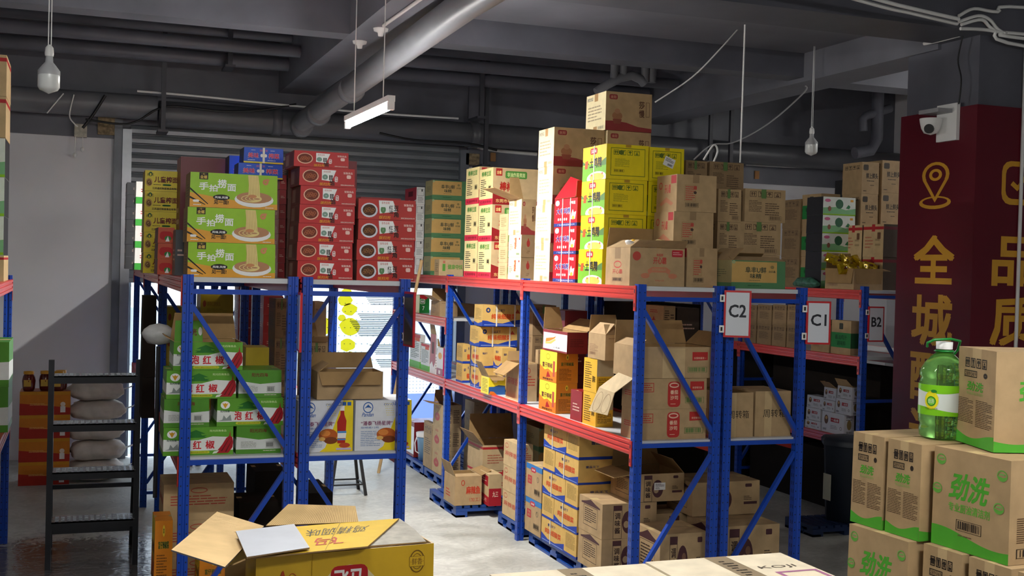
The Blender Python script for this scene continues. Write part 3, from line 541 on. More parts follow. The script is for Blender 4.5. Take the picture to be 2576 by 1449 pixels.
def place(s, x0, x1, y0, y1, z0, n, h, desc, where, group=None, flaps=None, straps=None, rz=0, jit=.0, dx=None, cat='carton', gap=.0012):
    w, d = x1-x0-.004, y1-y0-.004; out = []
    for i in range(n):     # bottom to top
        k = n-1-i; top = (i == n-1); op = bool(flaps) and top
        me = carton_mesh(s, w, d, h-gap, op)
        o = link(STY[s][1], me, None, ((x0+x1)/2+(dx[i] if dx else 0), (y0+y1)/2, z0+i*h+.0006), rz+RND.uniform(-jit, jit))
        od = ordn(n, k)
        lab = desc+(', '+od+' of '+where if od else ' '+where)
        tag(o, lab, cat, group); out.append(o); BOXES.append(o)
        if op:
            for f in flaps: flap(o, w, d, h-gap, *f)
        if straps:
            for ax, at in straps: strap(o, w, d, h-gap, ax, at*(w if ax == 'y' else d))
    return out
def FB(s, xl, xr, yt, Y, dep, z0, n, desc, where, yb=None, h=None, **kw):
    """stack with its front face on the plane y=Y; pixels give left, right and top"""
    ym = yt+40; a = atY(xl, ym, Y); b = atY(xr, ym, Y)
    if z0 is None: z0 = atY((xl+xr)/2, yb, Y).z
    zt = atY((xl+xr)/2, yt, Y).z
    return place(s, a.x, b.x, Y, Y+dep, z0, n, h or (zt-z0)/n, desc, where, **kw)
def LB(s, xl, xc, xr, yt, yb, X, z0, n, desc, where, h=None, ztop=None, **kw):
    """stack whose left face lies on the plane x=X; xl far edge, xc near corner, xr right edge of the front"""
    ym = (yt+yb)/2; Y = atX(xc, ym, X).y; Y2 = atX(xl, ym, X).y; b = atY(xr, ym, Y)
    if z0 is None: z0 = atY(xc, yb, Y).z
    zt = atY(xc, yt, Y).z
    return place(s, X, b.x, Y, Y2, z0, n, h or (zt-z0)/n, desc, where, **kw)
# ------------------------------------------------------------------ room shell
def floor_mat():
    m = bpy.data.materials.new('concrete_floor'); m.use_nodes = True; nt = m.node_tree; b = nt.nodes['Principled BSDF']
    tc = nt.nodes.new('ShaderNodeTexCoord'); n = nt.nodes.new('ShaderNodeTexNoise'); n.inputs['Scale'].default_value = 1.6; n.inputs['Detail'].default_value = 8; n.inputs['Distortion'].default_value = 1.4
    n2 = nt.nodes.new('ShaderNodeTexNoise'); n2.inputs['Scale'].default_value = 9; n2.inputs['Detail'].default_value = 6; n2.inputs['Distortion'].default_value = 2.5
    r = nt.nodes.new('ShaderNodeValToRGB'); r.color_ramp.elements[0].position = .35; r.color_ramp.elements[1].position = .65
    r.color_ramp.elements[0].color = (*lin('#a3a49c'), 1); r.color_ramp.elements[1].color = (*lin('#c4c5be'), 1)
    r2 = nt.nodes.new('ShaderNodeMapRange'); r2.inputs[1].default_value = .35; r2.inputs[2].default_value = .7; r2.inputs[3].default_value = .86; r2.inputs[4].default_value = 1.1
    mx = nt.nodes.new('ShaderNodeMix'); mx.data_type = 'RGBA'; mx.blend_type = 'MULTIPLY'; mx.inputs[0].default_value = 1
    L = nt.links.new; L(tc.outputs['Object'], n.inputs[0]); L(tc.outputs['Object'], n2.inputs[0]); L(n.outputs[0], r.inputs[0]); L(n2.outputs[0], r2.inputs[0])
    sp = nt.nodes.new('ShaderNodeSeparateXYZ'); L(tc.outputs['Object'], sp.inputs[0])
    ma = nt.nodes.new('ShaderNodeMath'); ma.operation = 'MULTIPLY_ADD'; L(n2.outputs[0], ma.inputs[0]); ma.inputs[1].default_value = 1.2; L(sp.outputs[1], ma.inputs[2])
    m1 = nt.nodes.new('ShaderNodeMapRange'); L(ma.outputs[0], m1.inputs[0]); m1.inputs[1].default_value = 10.0; m1.inputs[2].default_value = 9.5; m1.inputs[3].default_value = 0; m1.inputs[4].default_value = 1
    m2 = nt.nodes.new('ShaderNodeMapRange'); L(sp.outputs[0], m2.inputs[0]); m2.inputs[1].default_value = .9; m2.inputs[2].default_value = .6; m2.inputs[3].default_value = 0; m2.inputs[4].default_value = 1
    mk = nt.nodes.new('ShaderNodeMath'); mk.operation = 'MULTIPLY'; L(m1.outputs[0], mk.inputs[0]); L(m2.outputs[0], mk.inputs[1])
    dk = nt.nodes.new('ShaderNodeMix'); dk.data_type = 'RGBA'; L(mk.outputs[0], dk.inputs[0]); L(r.outputs[0], dk.inputs[6]); dk.inputs[7].default_value = (*lin('#5c5a58'), 1); r = type('x', (), {'outputs': [dk.outputs[2]]})()
    L(r.outputs[0], mx.inputs[6]); L(r2.outputs[0], mx.inputs[7]); L(mx.outputs[2], b.inputs['Base Color'])
    rr = nt.nodes.new('ShaderNodeMapRange'); rr.inputs[1].default_value = .3; rr.inputs[2].default_value = .7; rr.inputs[3].default_value = .38; rr.inputs[4].default_value = .65
    L(n.outputs[0], rr.inputs[0]); rx = nt.nodes.new('ShaderNodeMix'); L(mk.outputs[0], rx.inputs[0]); L(rr.outputs[0], rx.inputs[2]); rx.inputs[3].default_value = .12; L(rx.outputs[0], b.inputs['Roughness'])
    bp = nt.nodes.new('ShaderNodeBump'); bp.inputs['Strength'].default_value = .12; bp.inputs['Distance'].default_value = .02; L(n2.outputs[0], bp.inputs['Height']); L(bp.outputs[0], b.inputs['Normal'])
    return m
CEIL = mat('#72737c', .5, .2, 1.6, bump=.2); CEIL2 = mat('#5a5b64', .45, .2, 2.2, bump=.2); PIPE = mat('#6e6f74', .4, .12, 3)
WALL = mat('#dcdce0', .75, .06, 1.2, bump=.08); STEELP = mat('#6a7078', .4, .2, 4)
def sbox(name, a, b, m, par=None):
    o = MB().box(a, b, m).build(name, par); 
    if not par: struct(o)
    return o
sbox('floor', (-4.2, -3.2, -.12), (10.2, 13, 0), floor_mat())
ceil = sbox('ceiling', (-4.2, -3.2, 4.5), (10.2, 13, 4.62), CEIL)
sbox('wall_left', (-4.2, -3.2, 0), (-4, 13, 4.5), WALL); sbox('wall_right', (10, -3.2, 0), (10.2, 13, 4.5), WALL)
sbox('wall_front', (-4, -3.2, 0), (10, -3, 4.5), WALL)
bw = MB().box((-4, 12.8, 0), (.3, 13, 3.3), WALL).box((4.12, 12.8, 0), (10, 13, 3.22), WALL)
bw.box((-4, 12.76, 3.3), (.38, 13, 4.5), CEIL2).box((.38, 12.8, 3.36), (4.12, 13, 4.5), CEIL2).box((4.12, 12.76, 3.22), (10, 13, 4.5), CEIL2)
struct(bw.build('wall_back'))
tr = MB().box((.30, 12.72, 0), (.38, 12.8, 3.5), STEELP).box((.38, 12.70, 0), (.47, 12.84, 3.4), STEEL).box((4.02, 12.7, 0), (4.12, 12.8, 3.4), STEELP)
struct(tr.build('trim_1'))
# roller shutter, half lowered
sh = MB(); z = 1.86; SHM = mat('#80868c', .36, .08, 2, metal=.3); n = 0
while z < 3.4:
    prof = [(0, 0), (.028, .012), (.034, .05), (.02, .085), (0, .098)]
    pts = [(.46, 12.8-p[0], z+p[1]) for p in prof]; pt2 = [(4.02, 12.8-p[0], z+p[1]) for p in prof]; k = len(prof)
    sh.add(pts+pt2, [(i, i+k, i+k+1, i+1) for i in range(k-1)], SHM); z += .1
sh.box((.46, 12.74, 1.82), (4.02, 12.8, 1.87), STEELP).box((.46, 12.8, 1.84), (4.02, 12.83, 3.4), SHM)
struct(sh.build('door_1'))
# glazed shopfront under the shutter
def translu(name, col, alpha, rough=.4):
    m = bpy.data.materials.new(name); m.use_nodes = True; nt = m.node_tree; nt.nodes.remove(nt.nodes['Principled BSDF'])
    o = nt.nodes['Material Output']; t = nt.nodes.new('ShaderNodeBsdfTranslucent'); t.inputs[0].default_value = (*col, 1)
    d = nt.nodes.new('ShaderNodeBsdfDiffuse'); d.inputs[0].default_value = (*col, 1); p = nt.nodes.new('ShaderNodeBsdfTransparent')
    a = nt.nodes.new('ShaderNodeMixShader'); a.inputs[0].default_value = .4; b = nt.nodes.new('ShaderNodeMixShader'); b.inputs[0].default_value = alpha
    nt.links.new(t.outputs[0], a.inputs[1]); nt.links.new(d.outputs[0], a.inputs[2]); nt.links.new(p.outputs[0], b.inputs[1]); nt.links.new(a.outputs[0], b.inputs[2]); nt.links.new(b.outputs[0], o.inputs[0])
    return m
CUR = translu('door_curtain', (.30, .32, .34), .75); CURY = translu('yellow_print', (.95, .90, .10), .97); CURG = translu('grey_print', (.22, .26, .27), .8); LIL = translu('blue_panel', (.30, .36, .62), 1.0); CURD = translu('dot_print', (.16, .24, .32), .85)
win = struct(MB().box((.46, 12.86, 0), (.5, 12.9, 1.84), STEELP).box((4.0, 12.86, 0), (4.04, 12.9, 1.84), STEELP).box((2.2, 12.87, 0), (2.25, 12.9, 1.84), STEELP).build('window_1'))
cu = MB().box((.5, 12.84, .02), (3.42, 12.845, 1.84), CUR)
def blob(cx, cz, s, m, y=12.838, n=15, squash=1.):
    rn = random.Random(int(cx*100+cz*10)); pts = [(cx+s*rn.uniform(.8, 1.05)*math.cos(2*math.pi*i/n), y, cz+squash*s*rn.uniform(.65, .85)*math.sin(2*math.pi*i/n)) for i in range(n)]
    cu.plate([(x, yy, zz) for x, yy, zz in pts], .0015, m)
for px, py, s in ((872, 735, .06), (868, 755, .09), (880, 778, .09), (860, 800, .05), (879, 822, .12), (874, 868, .09), (880, 895, .06), (812, 820, .13), (800, 838, .08), (808, 790, .05), (886, 700, .05)):
    p = atY(px, py, 12.838); blob(p.x, p.z, s, CURY)
for (py, x0, x1, k) in ((748, 920, 1000, 5), (790, 900, 1000, 4), (808, 880, 1000, 9), (868, 930, 1000, 6), (905, 945, 1000, 5)):
    for i in range(k):
        a, b = atY(x0+i*3, py+i*4.5, 12.838), atY(x1, py+i*4.5, 12.838)
        cu.box((a.x, 12.8375, a.z-.004), (b.x, 12.839, a.z+.005), CURG)
for i in range(34):
    for j in range(8):
        cu.box((1.2+i*.065, 12.8375, 1.0+j*.09), (1.21+i*.065, 12.839, 1.008+j*.09), CURD)
cu.build('curtain_print', win)
lp = MB().box((3.42, 12.84, .02), (4.0, 12.85, .62), LIL).box((3.42, 12.84, .62), (4.0, 12.846, .95), translu('pale_mesh', (.6, .7, .9), .6)).box((3.42, 12.84, .95), (4.0, 12.844, 1.84), CUR)
for i in range(14):
    for j in range(8): lp.box((3.44+i*.04, 12.836, .64+j*.038), (3.455+i*.04, 12.838, .65+j*.038), CURD)
lp.build('side_panel', win)
sbox('pavement', (-8, 13, -.14), (14, 40, -.02), mat('#a9a9a4', .8, .1, 1))
sbox('street_wall', (-3, 24, 0), (12, 24.3, 1.1), mat('#8fa3a8', .7, .1, 1))
# concrete frame
BM = CEIL
def beam(name, a, b, m=BM): sbox(name, a, b, m)
beam('ceiling_beam', (1.97, -3, 3.9), (2.38, 12.8, 4.5)); beam('ceiling_beam', (-4, 9.22, 3.9), (1.97, 9.47, 4.5), CEIL2)
beam('ceiling_beam', (2.38, 9.22, 3.9), (6.2, 9.47, 4.5), CEIL2); beam('ceiling_slab', (2.38, 7.42, 4.12), (6.2, 9.22, 4.5))
beam('ceiling_beam', (2.38, 6.9, 3.9), (10, 7.42, 4.5), CEIL2); beam('ceiling_beam', (6.2, 7.42, 3.86), (6.62, 12.8, 4.5)); beam('ceiling_beam', (6.62, 9.3, 3.9), (10, 9.62, 4.5))
colm = struct(MB().box((6.23, 7.0, 0), (7.0, 7.8, 3.9), CEIL2).build('column'))
RP = mat('#5e1020', .4, .06, 2, spec=.3)
cp = MB().box((6.20, 6.97, .02), (7.03, 7.83, 3.38), RP)
GO = mat('#d8a02c', .4, .04)
A, B, Cc, D = (6.2, 7.83, 0), (6.2, 6.97, 0), (6.2, 6.97, 3.38), (6.2, 7.83, 3.38)
def zv(z): return z/3.38
def zof(px, py): return atX(px, py, 6.2).z
els = []
def pin(cu_, v0, v1):
    return [('e', cu_, v0+(v1-v0)*.12, .21, (v1-v0)*.14, GO), ('e', cu_, v0+(v1-v0)*.14, .165, (v1-v0)*.085, RP), ('p', [(cu_-.17, v0+(v1-v0)*.62), (cu_, v0+(v1-v0)*.12), (cu_+.17, v0+(v1-v0)*.62)], GO), ('e', cu_, v0+(v1-v0)*.72, .18, (v1-v0)*.28, GO),
        ('p', [(cu_-.125, v0+(v1-v0)*.62), (cu_, v0+(v1-v0)*.24), (cu_+.125, v0+(v1-v0)*.62)], RP), ('e', cu_, v0+(v1-v0)*.72, .135, (v1-v0)*.215, RP), ('e', cu_, v0+(v1-v0)*.72, .085, (v1-v0)*.13, GO), ('e', cu_, v0+(v1-v0)*.72, .045, (v1-v0)*.07, RP)]
els += pin(.50, zv(zof(2345, 524)), zv(zof(2350, 408)))
for i, ch in enumerate('全城配送'):
    t0 = ((592, 714), (740, 870), (888, 1010), (1030, 1150))[i]
    els.append(('t', ch, .24, zv(zof(2335, t0[1])), .78, zv(zof(2335, t0[0])), GO, .05))
art(cp, A, B, Cc, D, els)
W2 = .83; A, B, Cc, D = (6.2, 6.97, 0), (7.03, 6.97, 0), (7.03, 6.97, 3.38), (6.2, 6.97, 3.38)
def zf(py): return zv(atY(2540, py, 6.97).z)
els = [('rr', .30, zf(515), .70, zf(405), .08, GO), ('rr', .345, zf(500), .655, zf(418), .06, RP), ('p', [(.4, zf(465)), (.48, zf(480)), (.62, zf(435)), (.58, zf(432)), (.48, zf(465)), (.43, zf(455))], GO)]
for ch, (a, b) in zip('品质', ((595, 720), (745, 870))): els.append(('t', ch, .22, zf(b), .78, zf(a), GO, .05))
art(cp, A, B, Cc, D, els)
cp.build('red_panel', colm)
MB().tube([(6.62, 6.955, .0), (6.62, 6.955, 3.9)], .014, WHITE).build('conduit', colm)
# ------------------------------------------------------------------ storage racks
_post = {}
def post_mesh(H, dirx):
    k = (H, dirx)
    if k in _post: return _post[k]
    mb = MB(); w, d = .054, .05
    pr = [(0, 0), (.018, 0), (.022, .005), (.032, .005), (.036, 0), (w, 0), (w, d), (0, d)]
    vs = [(x, y, 0) for x, y in pr]+[(x, y, H) for x, y in pr]; n = len(pr)
    mb.add(vs, [(i, (i+1) % n, (i+1) % n+n, i+n) for i in range(n)]+[tuple(range(n, 2*n)), tuple(reversed(range(n)))], BLUE)
    for i in range(int(H/.05)-1):
        z = .05+i*.05
        for cx in (.010, .044):
            mb.add([(cx+.0042*math.cos(t*math.pi/4), -.0006, z+.0042*math.sin(t*math.pi/4)) for t in range(8)], [tuple(range(8))], BLUEH)
        for X, s in ((-.0006, 1), (w+.0006, -1)):
            for cy in (.014, .034):
                q = [(X, cy-.003, z-.012), (X, cy+.003, z-.012), (X, cy+.003, z+.012), (X, cy-.003, z+.012)]
                mb.add(q if s < 0 else q[::-1], [(0, 1, 2, 3)], BLUEH)
    me = bpy.data.meshes.new('upright'); me.from_pydata(mb.v, [], mb.f)
    for m in mb.mats: me.materials.append(m)
    me.polygons.foreach_set('material_index', mb.m); me.update(); _post[k] = me; return me
PW, BAY = .054, 1.95
def rack(x0, y0, nb, levels, label, mirror=False, H=2.0, RW=.603, clipL=True, group='blue and red storage racks', name='storage_rack'):
    r = empty(name, (x0, y0, 0)); tag(r, label, 'storage rack', group)
    for k in range(nb+1):
        y = k*BAY
        for x in (0, RW-PW): link('upright', post_mesh(H, 0), r, (x, y, 0))
        for z in (.12, 1.018, 1.912): MB().box((PW, y+.008, z-.013), (RW-PW, y+.035, z+.013), BLUE).build('cross_bar', r)
        a, b = (PW-.005, RW-PW+.005) if not mirror else (RW-PW+.005, PW-.005)
        for p, q in (((a, 1.84), (b, 1.09)), ((b, .95), (a, .2))):
            MB().bar((p[0], y+.022, p[1]), (q[0], y+.022, q[1]), .024, .03, BLUE, up=(0, 1, 0)).build('diagonal_brace', r)
    for k in range(nb):
        ya, yb = k*BAY+.05, (k+1)*BAY
        for z in levels[k]:
            for sx, s in ((0, -1), (RW, 1)):
                mb = MB(); pr = [(0, 0), (-.001, 0), (-.005, .006), (-.005, .020), (.001, .024), (.001, .032), (-.005, .036), (-.005, .052), (.001, .056), (.001, .062), (-.005, .066), (-.005, .078), (-.001, .082), (0, .082), (.034, .082), (.034, 0)]
                pr = [(sx-s*px if s > 0 else sx+px, zz) for px, zz in pr]
                vs = [(px, ya, z-.082+zz) for px, zz in pr]+[(px, yb, z-.082+zz) for px, zz in pr]; n = len(pr)
                fs = [(i, (i+1) % n, (i+1) % n+n, i+n) for i in range(n)]
                mb.add(vs, fs+[tuple(range(n)), tuple(reversed(range(n, 2*n)))], REDB)
                for yy in ((ya, yb) if (clipL or s > 0) else ()):
                    y1, y2 = (yy-.006, yy+.008) if yy == ya else (yy-.004, yy+.004)
                    x1, x2 = (sx-.012, sx+.04) if s < 0 else (sx-.04, sx+.012)
                    x3, x4 = (sx-.007, sx-.001) if s < 0 else (sx+.0012, sx+.004)
                    y3, y4 = (ya-.024, ya+.002) if yy == ya else (yb-.002, yb+.022)
                    mb.box((x3, y3, z-.15), (x4, y4, z+.004), REDB)
                    for q in (0, 1): 
                        X = x3-.0006 if s < 0 else x4+.0006; ym = (y3+y4)/2; zz = z-.03-q*.085
                        mb.add([(X, ym-.005, zz-.012), (X, ym+.005, zz-.012), (X, ym+.005, zz+.012), (X, ym-.005, zz+.012)], [(3, 2, 1, 0) if s < 0 else (0, 1, 2, 3)], BLUEH)
                mb.build('beam', r)
            y5 = ya+.004 if k else -.02+.05
            MB().box((.034, ya-.02, z-.026), (RW-.034, yb-.004, z), BOARD).build('shelf_board', r)
    return r
XA, XB, XC, XD, XE = .498, 1.121, 3.155, 3.772, 6.245
ZT, ZM = 1.987, 1.043
rack(XA, 6.27, 3, [[ZM, ZT]]*3, 'blue rack at left, nearest the step ladder, with green pickle cartons', RW=.597)
rack(XB, 6.28, 3, [[ZM, ZT]]*3, 'blue rack holding red sauce cartons, left edge of the middle aisle', mirror=True, RW=.595, clipL=False)
rack(XC, 6.355, 3, [[ZM, ZT], [ZM, ZT], [ZM, 1.6, ZT]], 'long blue rack with red beams, right edge of the middle aisle', RW=.592)
rack(XD, 6.36, 3, [[ZM, ZT], [ZM, ZT], [ZM, 1.6, ZT]], 'blue rack with the two plain transit cartons, signed C1', RW=.585, clipL=False)
rack(XE, 8.3, 2, [[.69, 1.396, ZT-.02]]*2, 'blue rack signed B2, behind the red column')
rack(6.862, 8.3, 2, [[.69, 1.396, ZT-.02]]*2, 'blue rack back to back with the one signed B2')
rack(-1.06, 5.2, 2, [[.9, 1.9], [.9, 1.9]], 'blue rack cut off by the left edge of the photo', H=1.93)
# ------------------------------------------------------------------ top of left racks
S1 = 'stock on top of the racks'
FB('noodle', 475, 698, 437, 6.33, .27, ZT, 3, 'green and orange noodle carton', 'the stack on the left rack end', group='green noodle cartons', jit=.006, dx=[0, -.006, .003])
place('noodle', .55, 1.0, 6.68, 6.92, ZT, 3, .186, 'green noodle carton mostly hidden', 'the second row under the blue cartons', group='noodle cartons in the second row')
zz = ZT+3*.186
FB('blue', 598, 712, 403, 6.72, .2, zz, 1, 'blue pickle carton with pink lettering', 'just below the strapped topmost blue carton', yb=437, h=.085, straps=[('y', 0)])
FB('blue', 612, 714, 363, 6.72, .2, zz+.086, 1, 'bright blue pickle carton with pink lettering', 'topmost above the green noodle cartons', h=.088, straps=[('y', 0)])
FB('blue', 575, 606, 376, 6.95, .2, ZT, 1, 'dark blue carton end', 'left behind the topmost blue pickle carton', h=.70)
FB('maroon', 453, 588, 394, 7.2, .3, ZT, 1, 'shiny maroon carton', 'behind and above the yellow noodle cartons', h=.70)
FB('kid', 363, 472, 430, 7.45, .27, ZT, 5, 'yellow noodle carton with brown lettering', 'the stack left of the green cartons', group='yellow noodle cartons')
FB('salt', 396, 440, 572, 6.95, .3, ZT, 3, 'small red and brown salt carton', 'the stack before the yellow cartons', group='small red salt cartons')
FB('greenend', 440, 472, 578, 6.72, .2, ZT, 1, 'upright film-wrapped grey carton', 'left of the bottom green noodle carton') if 0 else FB('grey', 440, 470, 578, 6.7, .2, ZT, 1, 'film wrapped pale carton', 'left of the bottom green noodle carton')
FB('gstripe', 341, 385, 457, 9.4, .3, ZT, 4, 'white carton with green band', 'the far stack by the shutter', group='white and green cartons by the shutter')
FB('grey', 318, 400, 460, 9.9, .3, ZT, 7, 'dark grey carton in shade', 'the stack against the shutter post', group='dark grey cartons by the shutter post')
RS = 'red chilli mince cartons'
FB('mince', 752, 894, 422, 6.33, .30, ZT, 6, 'red chilli mince carton', 'the tall stack below the crowning carton', group=RS, jit=.008, dx=[0, -.004, 0, .005, .008, 0])
zt = ZT+6*((atY(823, 422, 6.33).z-ZT)/6)
FB('mince', 738, 878, 381, 6.33, .30, zt, 1, 'red chilli mince carton, crowning the tall red stack', 'of six', group=RS)
FB('bean', 900, 1047, 502, 6.34, .32, ZT, 4, 'red carton with bean dish picture', 'the right-hand red stack', group='red bean pickle cartons', jit=.008, dx=[0, -.003, .002, 0])
FB('maroon', 872, 899, 405, 6.72, .25, ZT, 4, 'maroon carton', 'the stack behind the tall red stack', group='maroon cartons behind')
FB('dkred', 702, 722, 440, 6.75, .3, ZT, 7, 'narrow dark red and yellow carton', 'the shaded column left of the red stack', group='narrow dark cartons')
FB('dkbrown', 724, 790, 400, 6.72, .3, ZT, 6, 'brown side-on carton', 'the row behind the tall red stack', group='brown cartons behind red stack')
FB('dkred', 905, 1010, 497, 6.75, .3, ZT, 4, 'maroon lidded carton', 'the row behind the right red stack', group='maroon lidded cartons')
# ------------------------------------------------------------------ top of right rack row
LB('mw', 1016, 1045, 1067, 470, 690, 3.2, ZT, 5, 'white and maroon carton', 'the far stack past the red ones', group='white and maroon cartons')
LB('msg', 1067, 1085, 1174, 452, 690, 3.2, ZT, 5, 'green seasoning carton with tan label', 'the far lit stack', group='green seasoning cartons')
LB('msg', 1128, 1136, 1175, 443, 600, 3.3, ZT, 5, 'pale green carton', 'the column behind the green stack', group='pale green cartons behind') if 0 else None
LB('jkq', 1092, 1104, 1166, 652, 692, 3.2, ZT, 1, 'small tan carton with green lettering', 'in front of the green seasoning stack')
LB('jinluo', 1203, 1237, 1352, 420, 697, 3.2, ZT, 3, 'tan noodle carton with pink foot', 'the near column with full fronts', group='tan noodle cartons')
LB('jinluo', 1169, 1202, 1300, 418, 697, 3.2, ZT, 3, 'tan noodle carton end with pink foot', 'the far column', group='tan noodle cartons')
LB('jkq', 1254, 1276, 1290, 537, 700, 3.2, ZT, 4, 'small pale yellow taped carton', 'the thin stack beside the tins', group='small pale yellow cartons')
o = LB('pomeg', 1278, 1310, 1347, 590, 702, 3.2, ZT, 2, 'cream and brown carton with red fruit', 'the pair under an open box', group='cream tin cartons')
z0 = ZT+2*((atY(1310, 590, atX(1310, 640, 3.2).y).z-ZT)/2)
LB('sha', 1279, 1311, 1350, 500, 590, 3.2, z0, 1, 'open carton, lit side painted cream, with raised flap', 'standing on the two tin cartons', flaps=[('L', .24, 72), ('B', .2, 20)])
c = LB('sha', 1350, 1389, 1517, 318, 708, 3.2, ZT, 4, 'flour carton, lit end painted cream', 'the tall stack left of the red ones', group='flour cartons', jit=.006, dx=[-.01, -.008, 0, 0])
Ysha = atX(1389, 513, 3.2).y; hs = (atY(1389, 318, Ysha).z-ZT)/4; xs = atY(1517, 513, Ysha).x; ws = xs-3.2
place('sha', xs+.01, xs+ws*.92, Ysha-.02, Ysha+.34, ZT, 4, hs, 'brown flour carton', 'the rear column behind the yellow cartons', group='flour cartons')
place('sha', xs-.01, xs+ws*.92, Ysha-.02, Ysha+.34, ZT+4*hs+.001, 1, hs*1.02, 'flour carton, lit end painted cream', 'highest of all, near the ceiling')
LB('dayou', 1392, 1449, 1512, 496, 710, 3.2, ZT, 3, 'red chicken powder carton with white strapping', 'the red stack with torn lid', group='red strapped cartons', straps=[('x', .12), ('x', -.22)], jit=.01)
Yd = atX(1449, 600, 3.2).y; zd = atY(1449, 496, Yd).z
t = empty('torn_carton_lid', (3.2, Yd, zd)); tag(t, 'red torn open lid folded up over the red strapped stack', 'carton lid')
MB().plate([(.0, .02, .004), (.24, .02, .004), (.20, .05, .13), (.02, .05, .12)], .004, G('#c01826'), KIN).build('lid_flap', t)
MB().plate([(-.004, .40, .004), (-.004, .03, .004), (.07, .08, .12), (.10, .36, .17)], .004, G('#c01826'), KIN).build('lid_flap', t)
LB('tuji', 1460, 1520, 1628, 360, 714, 3.2, ZT, 4, 'yellow chicken powder carton', 'the tall yellow stack', group='yellow chicken powder cartons', straps=[('x', 0)], jit=.006, dx=[-.008, 0, 0, .004])
Yt = atX(1520, 537, 3.2).y
FB('tuji', 1632, 1722, 372, Yt+.02, .33, ZT, 4, 'yellow carton showing its plain printed side', 'the second yellow column', group='yellow chicken powder cartons')
ty = [o for o in BOXES if 'topmost of the second yellow column' in o['label']][0]
def sticker(o, els, u0, v0, u1, v1, tilt=0):
    xs = [v.co.x for v in o.data.vertices]; zs = [v.co.z for v in o.data.vertices]; y = min(v.co.y for v in o.data.vertices)-.001
    w, h = max(xs)-min(xs), max(zs); X = lambda u: min(xs)+u*w; c, s_ = math.cos(tilt), math.sin(tilt); mx, mz = X((u0+u1)/2), (v0+v1)/2*h
    Q = [Vector((mx+(a-mx)*c-(b_-mz)*s_, y, mz+(a-mx)*s_+(b_-mz)*c)) for a, b_ in ((X(u0), v0*h), (X(u1), v0*h), (X(u1), v1*h), (X(u0), v1*h))]
    mb = MB(); mb.plate(Q, .0006, WHITE); art(mb, *Q, els); mb.build('shipping_label', o)
sticker(ty, [('ln', .1, .5, .9, .9, 3, rk), ('bc', .4, .1, .9, .35, rk)], .42, .45, .72, .72, -.35)
# open kraft box at the rack end and its neighbours
YK = 6.56
op = FB('kaixin', 1584, 1724, 624, YK, .36, ZT, 1, 'open kraft carton with packets inside', 'on the near end of the right rack', flaps=[('B', .13, 4), ('F', .09, 62), ('L', .10, -60)])
a, b = atY(1584, 670, YK), atY(1724, 670, YK); zk = atY(1654, 624, YK).z
for i in range(6):
    mb = MB(); mb.lathe([(.001, -.02), (.05, -.012), (.065, .0), (.05, .014), (.001, .02)], (0, 0, 0), (WHITE, mat('#d8a83a', .3), mat('#e8dca0', .3))[i % 3], 10)
    q = mb.build('snack_packet', None, (a.x+.07+.042*i, YK+.10+.05*(i % 3), zk+.012+.012*(i % 2))); q.rotation_euler = (.3*(i % 2), .5-.2*i, i*.9); q.scale = (1, .7, 1)
    tag(q, 'small cream and amber packet heaped in the open kraft carton', 'packet', 'packets in the open kraft carton')
FB('kaixin2', 1728, 1806, 624, YK, .36, ZT, 1, 'kraft carton with black barcode and red seal', 'right of the open kraft carton')
zk2 = zk+.003
FB('kaixin2', 1702, 1804, 440, YK+.06, .28, zk2, 2, 'kraft carton with small red flag label', 'the pair above the open kraft carton', group='flag labelled kraft cartons', dx=[-.015, 0])
FB('marks', 1806, 1866, 476, 6.80, .3, ZT, 3, 'kraft carton with pictograms', 'the left column behind the green open box', group='kraft cartons with pictograms')
FB('marks', 1870, 1974, 476, 6.80, .3, ZT, 3, 'wide kraft carton with pictograms', 'the right column behind the green box', group='kraft cartons with pictograms', dx=[-.02, -.02, .01])
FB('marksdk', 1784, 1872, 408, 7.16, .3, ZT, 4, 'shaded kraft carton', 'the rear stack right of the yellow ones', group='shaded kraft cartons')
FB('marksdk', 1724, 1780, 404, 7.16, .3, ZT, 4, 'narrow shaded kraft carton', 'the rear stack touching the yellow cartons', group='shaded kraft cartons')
FB('msg', 1840, 1977, 656, 6.40, .33, ZT, 1, 'open green seasoning carton with tan label', 'on the rack end above sign C1', flaps=[('B', .11, -62), ('L', .12, -50), ('F', .08, -72)])
# on rack with sign B2
LB('marksdk', 1966, 2012, 2040, 500, 700, 6.60, ZT-.02, 3, 'dark brown carton', 'the shaded stack left of the green labelled cartons', group='dark brown cartons')
def swapL(s):  # lit end art repeated on the left face
    b, a = style(s); a = dict(a); return b, a
_sc['tg'] = (K1, {'L': [('r', 0, .2, 1, .64, P('#27803f')), ('t', '酱油鸡汁', .2, .44, .8, .58, P('#114a24'), .02), ('t', '调味料', .3, .26, .75, .4, P('#114a24'), .02), ('rr', .4, .74, .6, .92, .008, P('#3a3a30'))], 'F': [('r', 0, .2, 1, .64, P('#1b4a2a'))]})  # front band in darker green: shade on that side put into the colour
_b, _a = st_whiteyp(); _sc['yipin'] = (_b, {'L': _a['F'], 'F': _a['L']})
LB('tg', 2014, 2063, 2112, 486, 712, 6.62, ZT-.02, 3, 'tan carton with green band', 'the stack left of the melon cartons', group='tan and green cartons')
FB('gw', 2070, 2153, 496, 9.12, .26, ZT-.02, 5, 'white and green melon carton', 'the stack left of the tall kraft boxes', group='white and green melon cartons')
FB('gw', 2146, 2215, 452, 9.5, .3, ZT-.02, 6, 'white and green melon carton', 'the rear stack behind the kraft boxes', group='white and green melon cartons')
FB('xian', 2168, 2212, 408, 9.12, .3, ZT-.02, 4, 'tall plain kraft carton', 'the narrow stack behind the snack bags', group='tall kraft cartons')
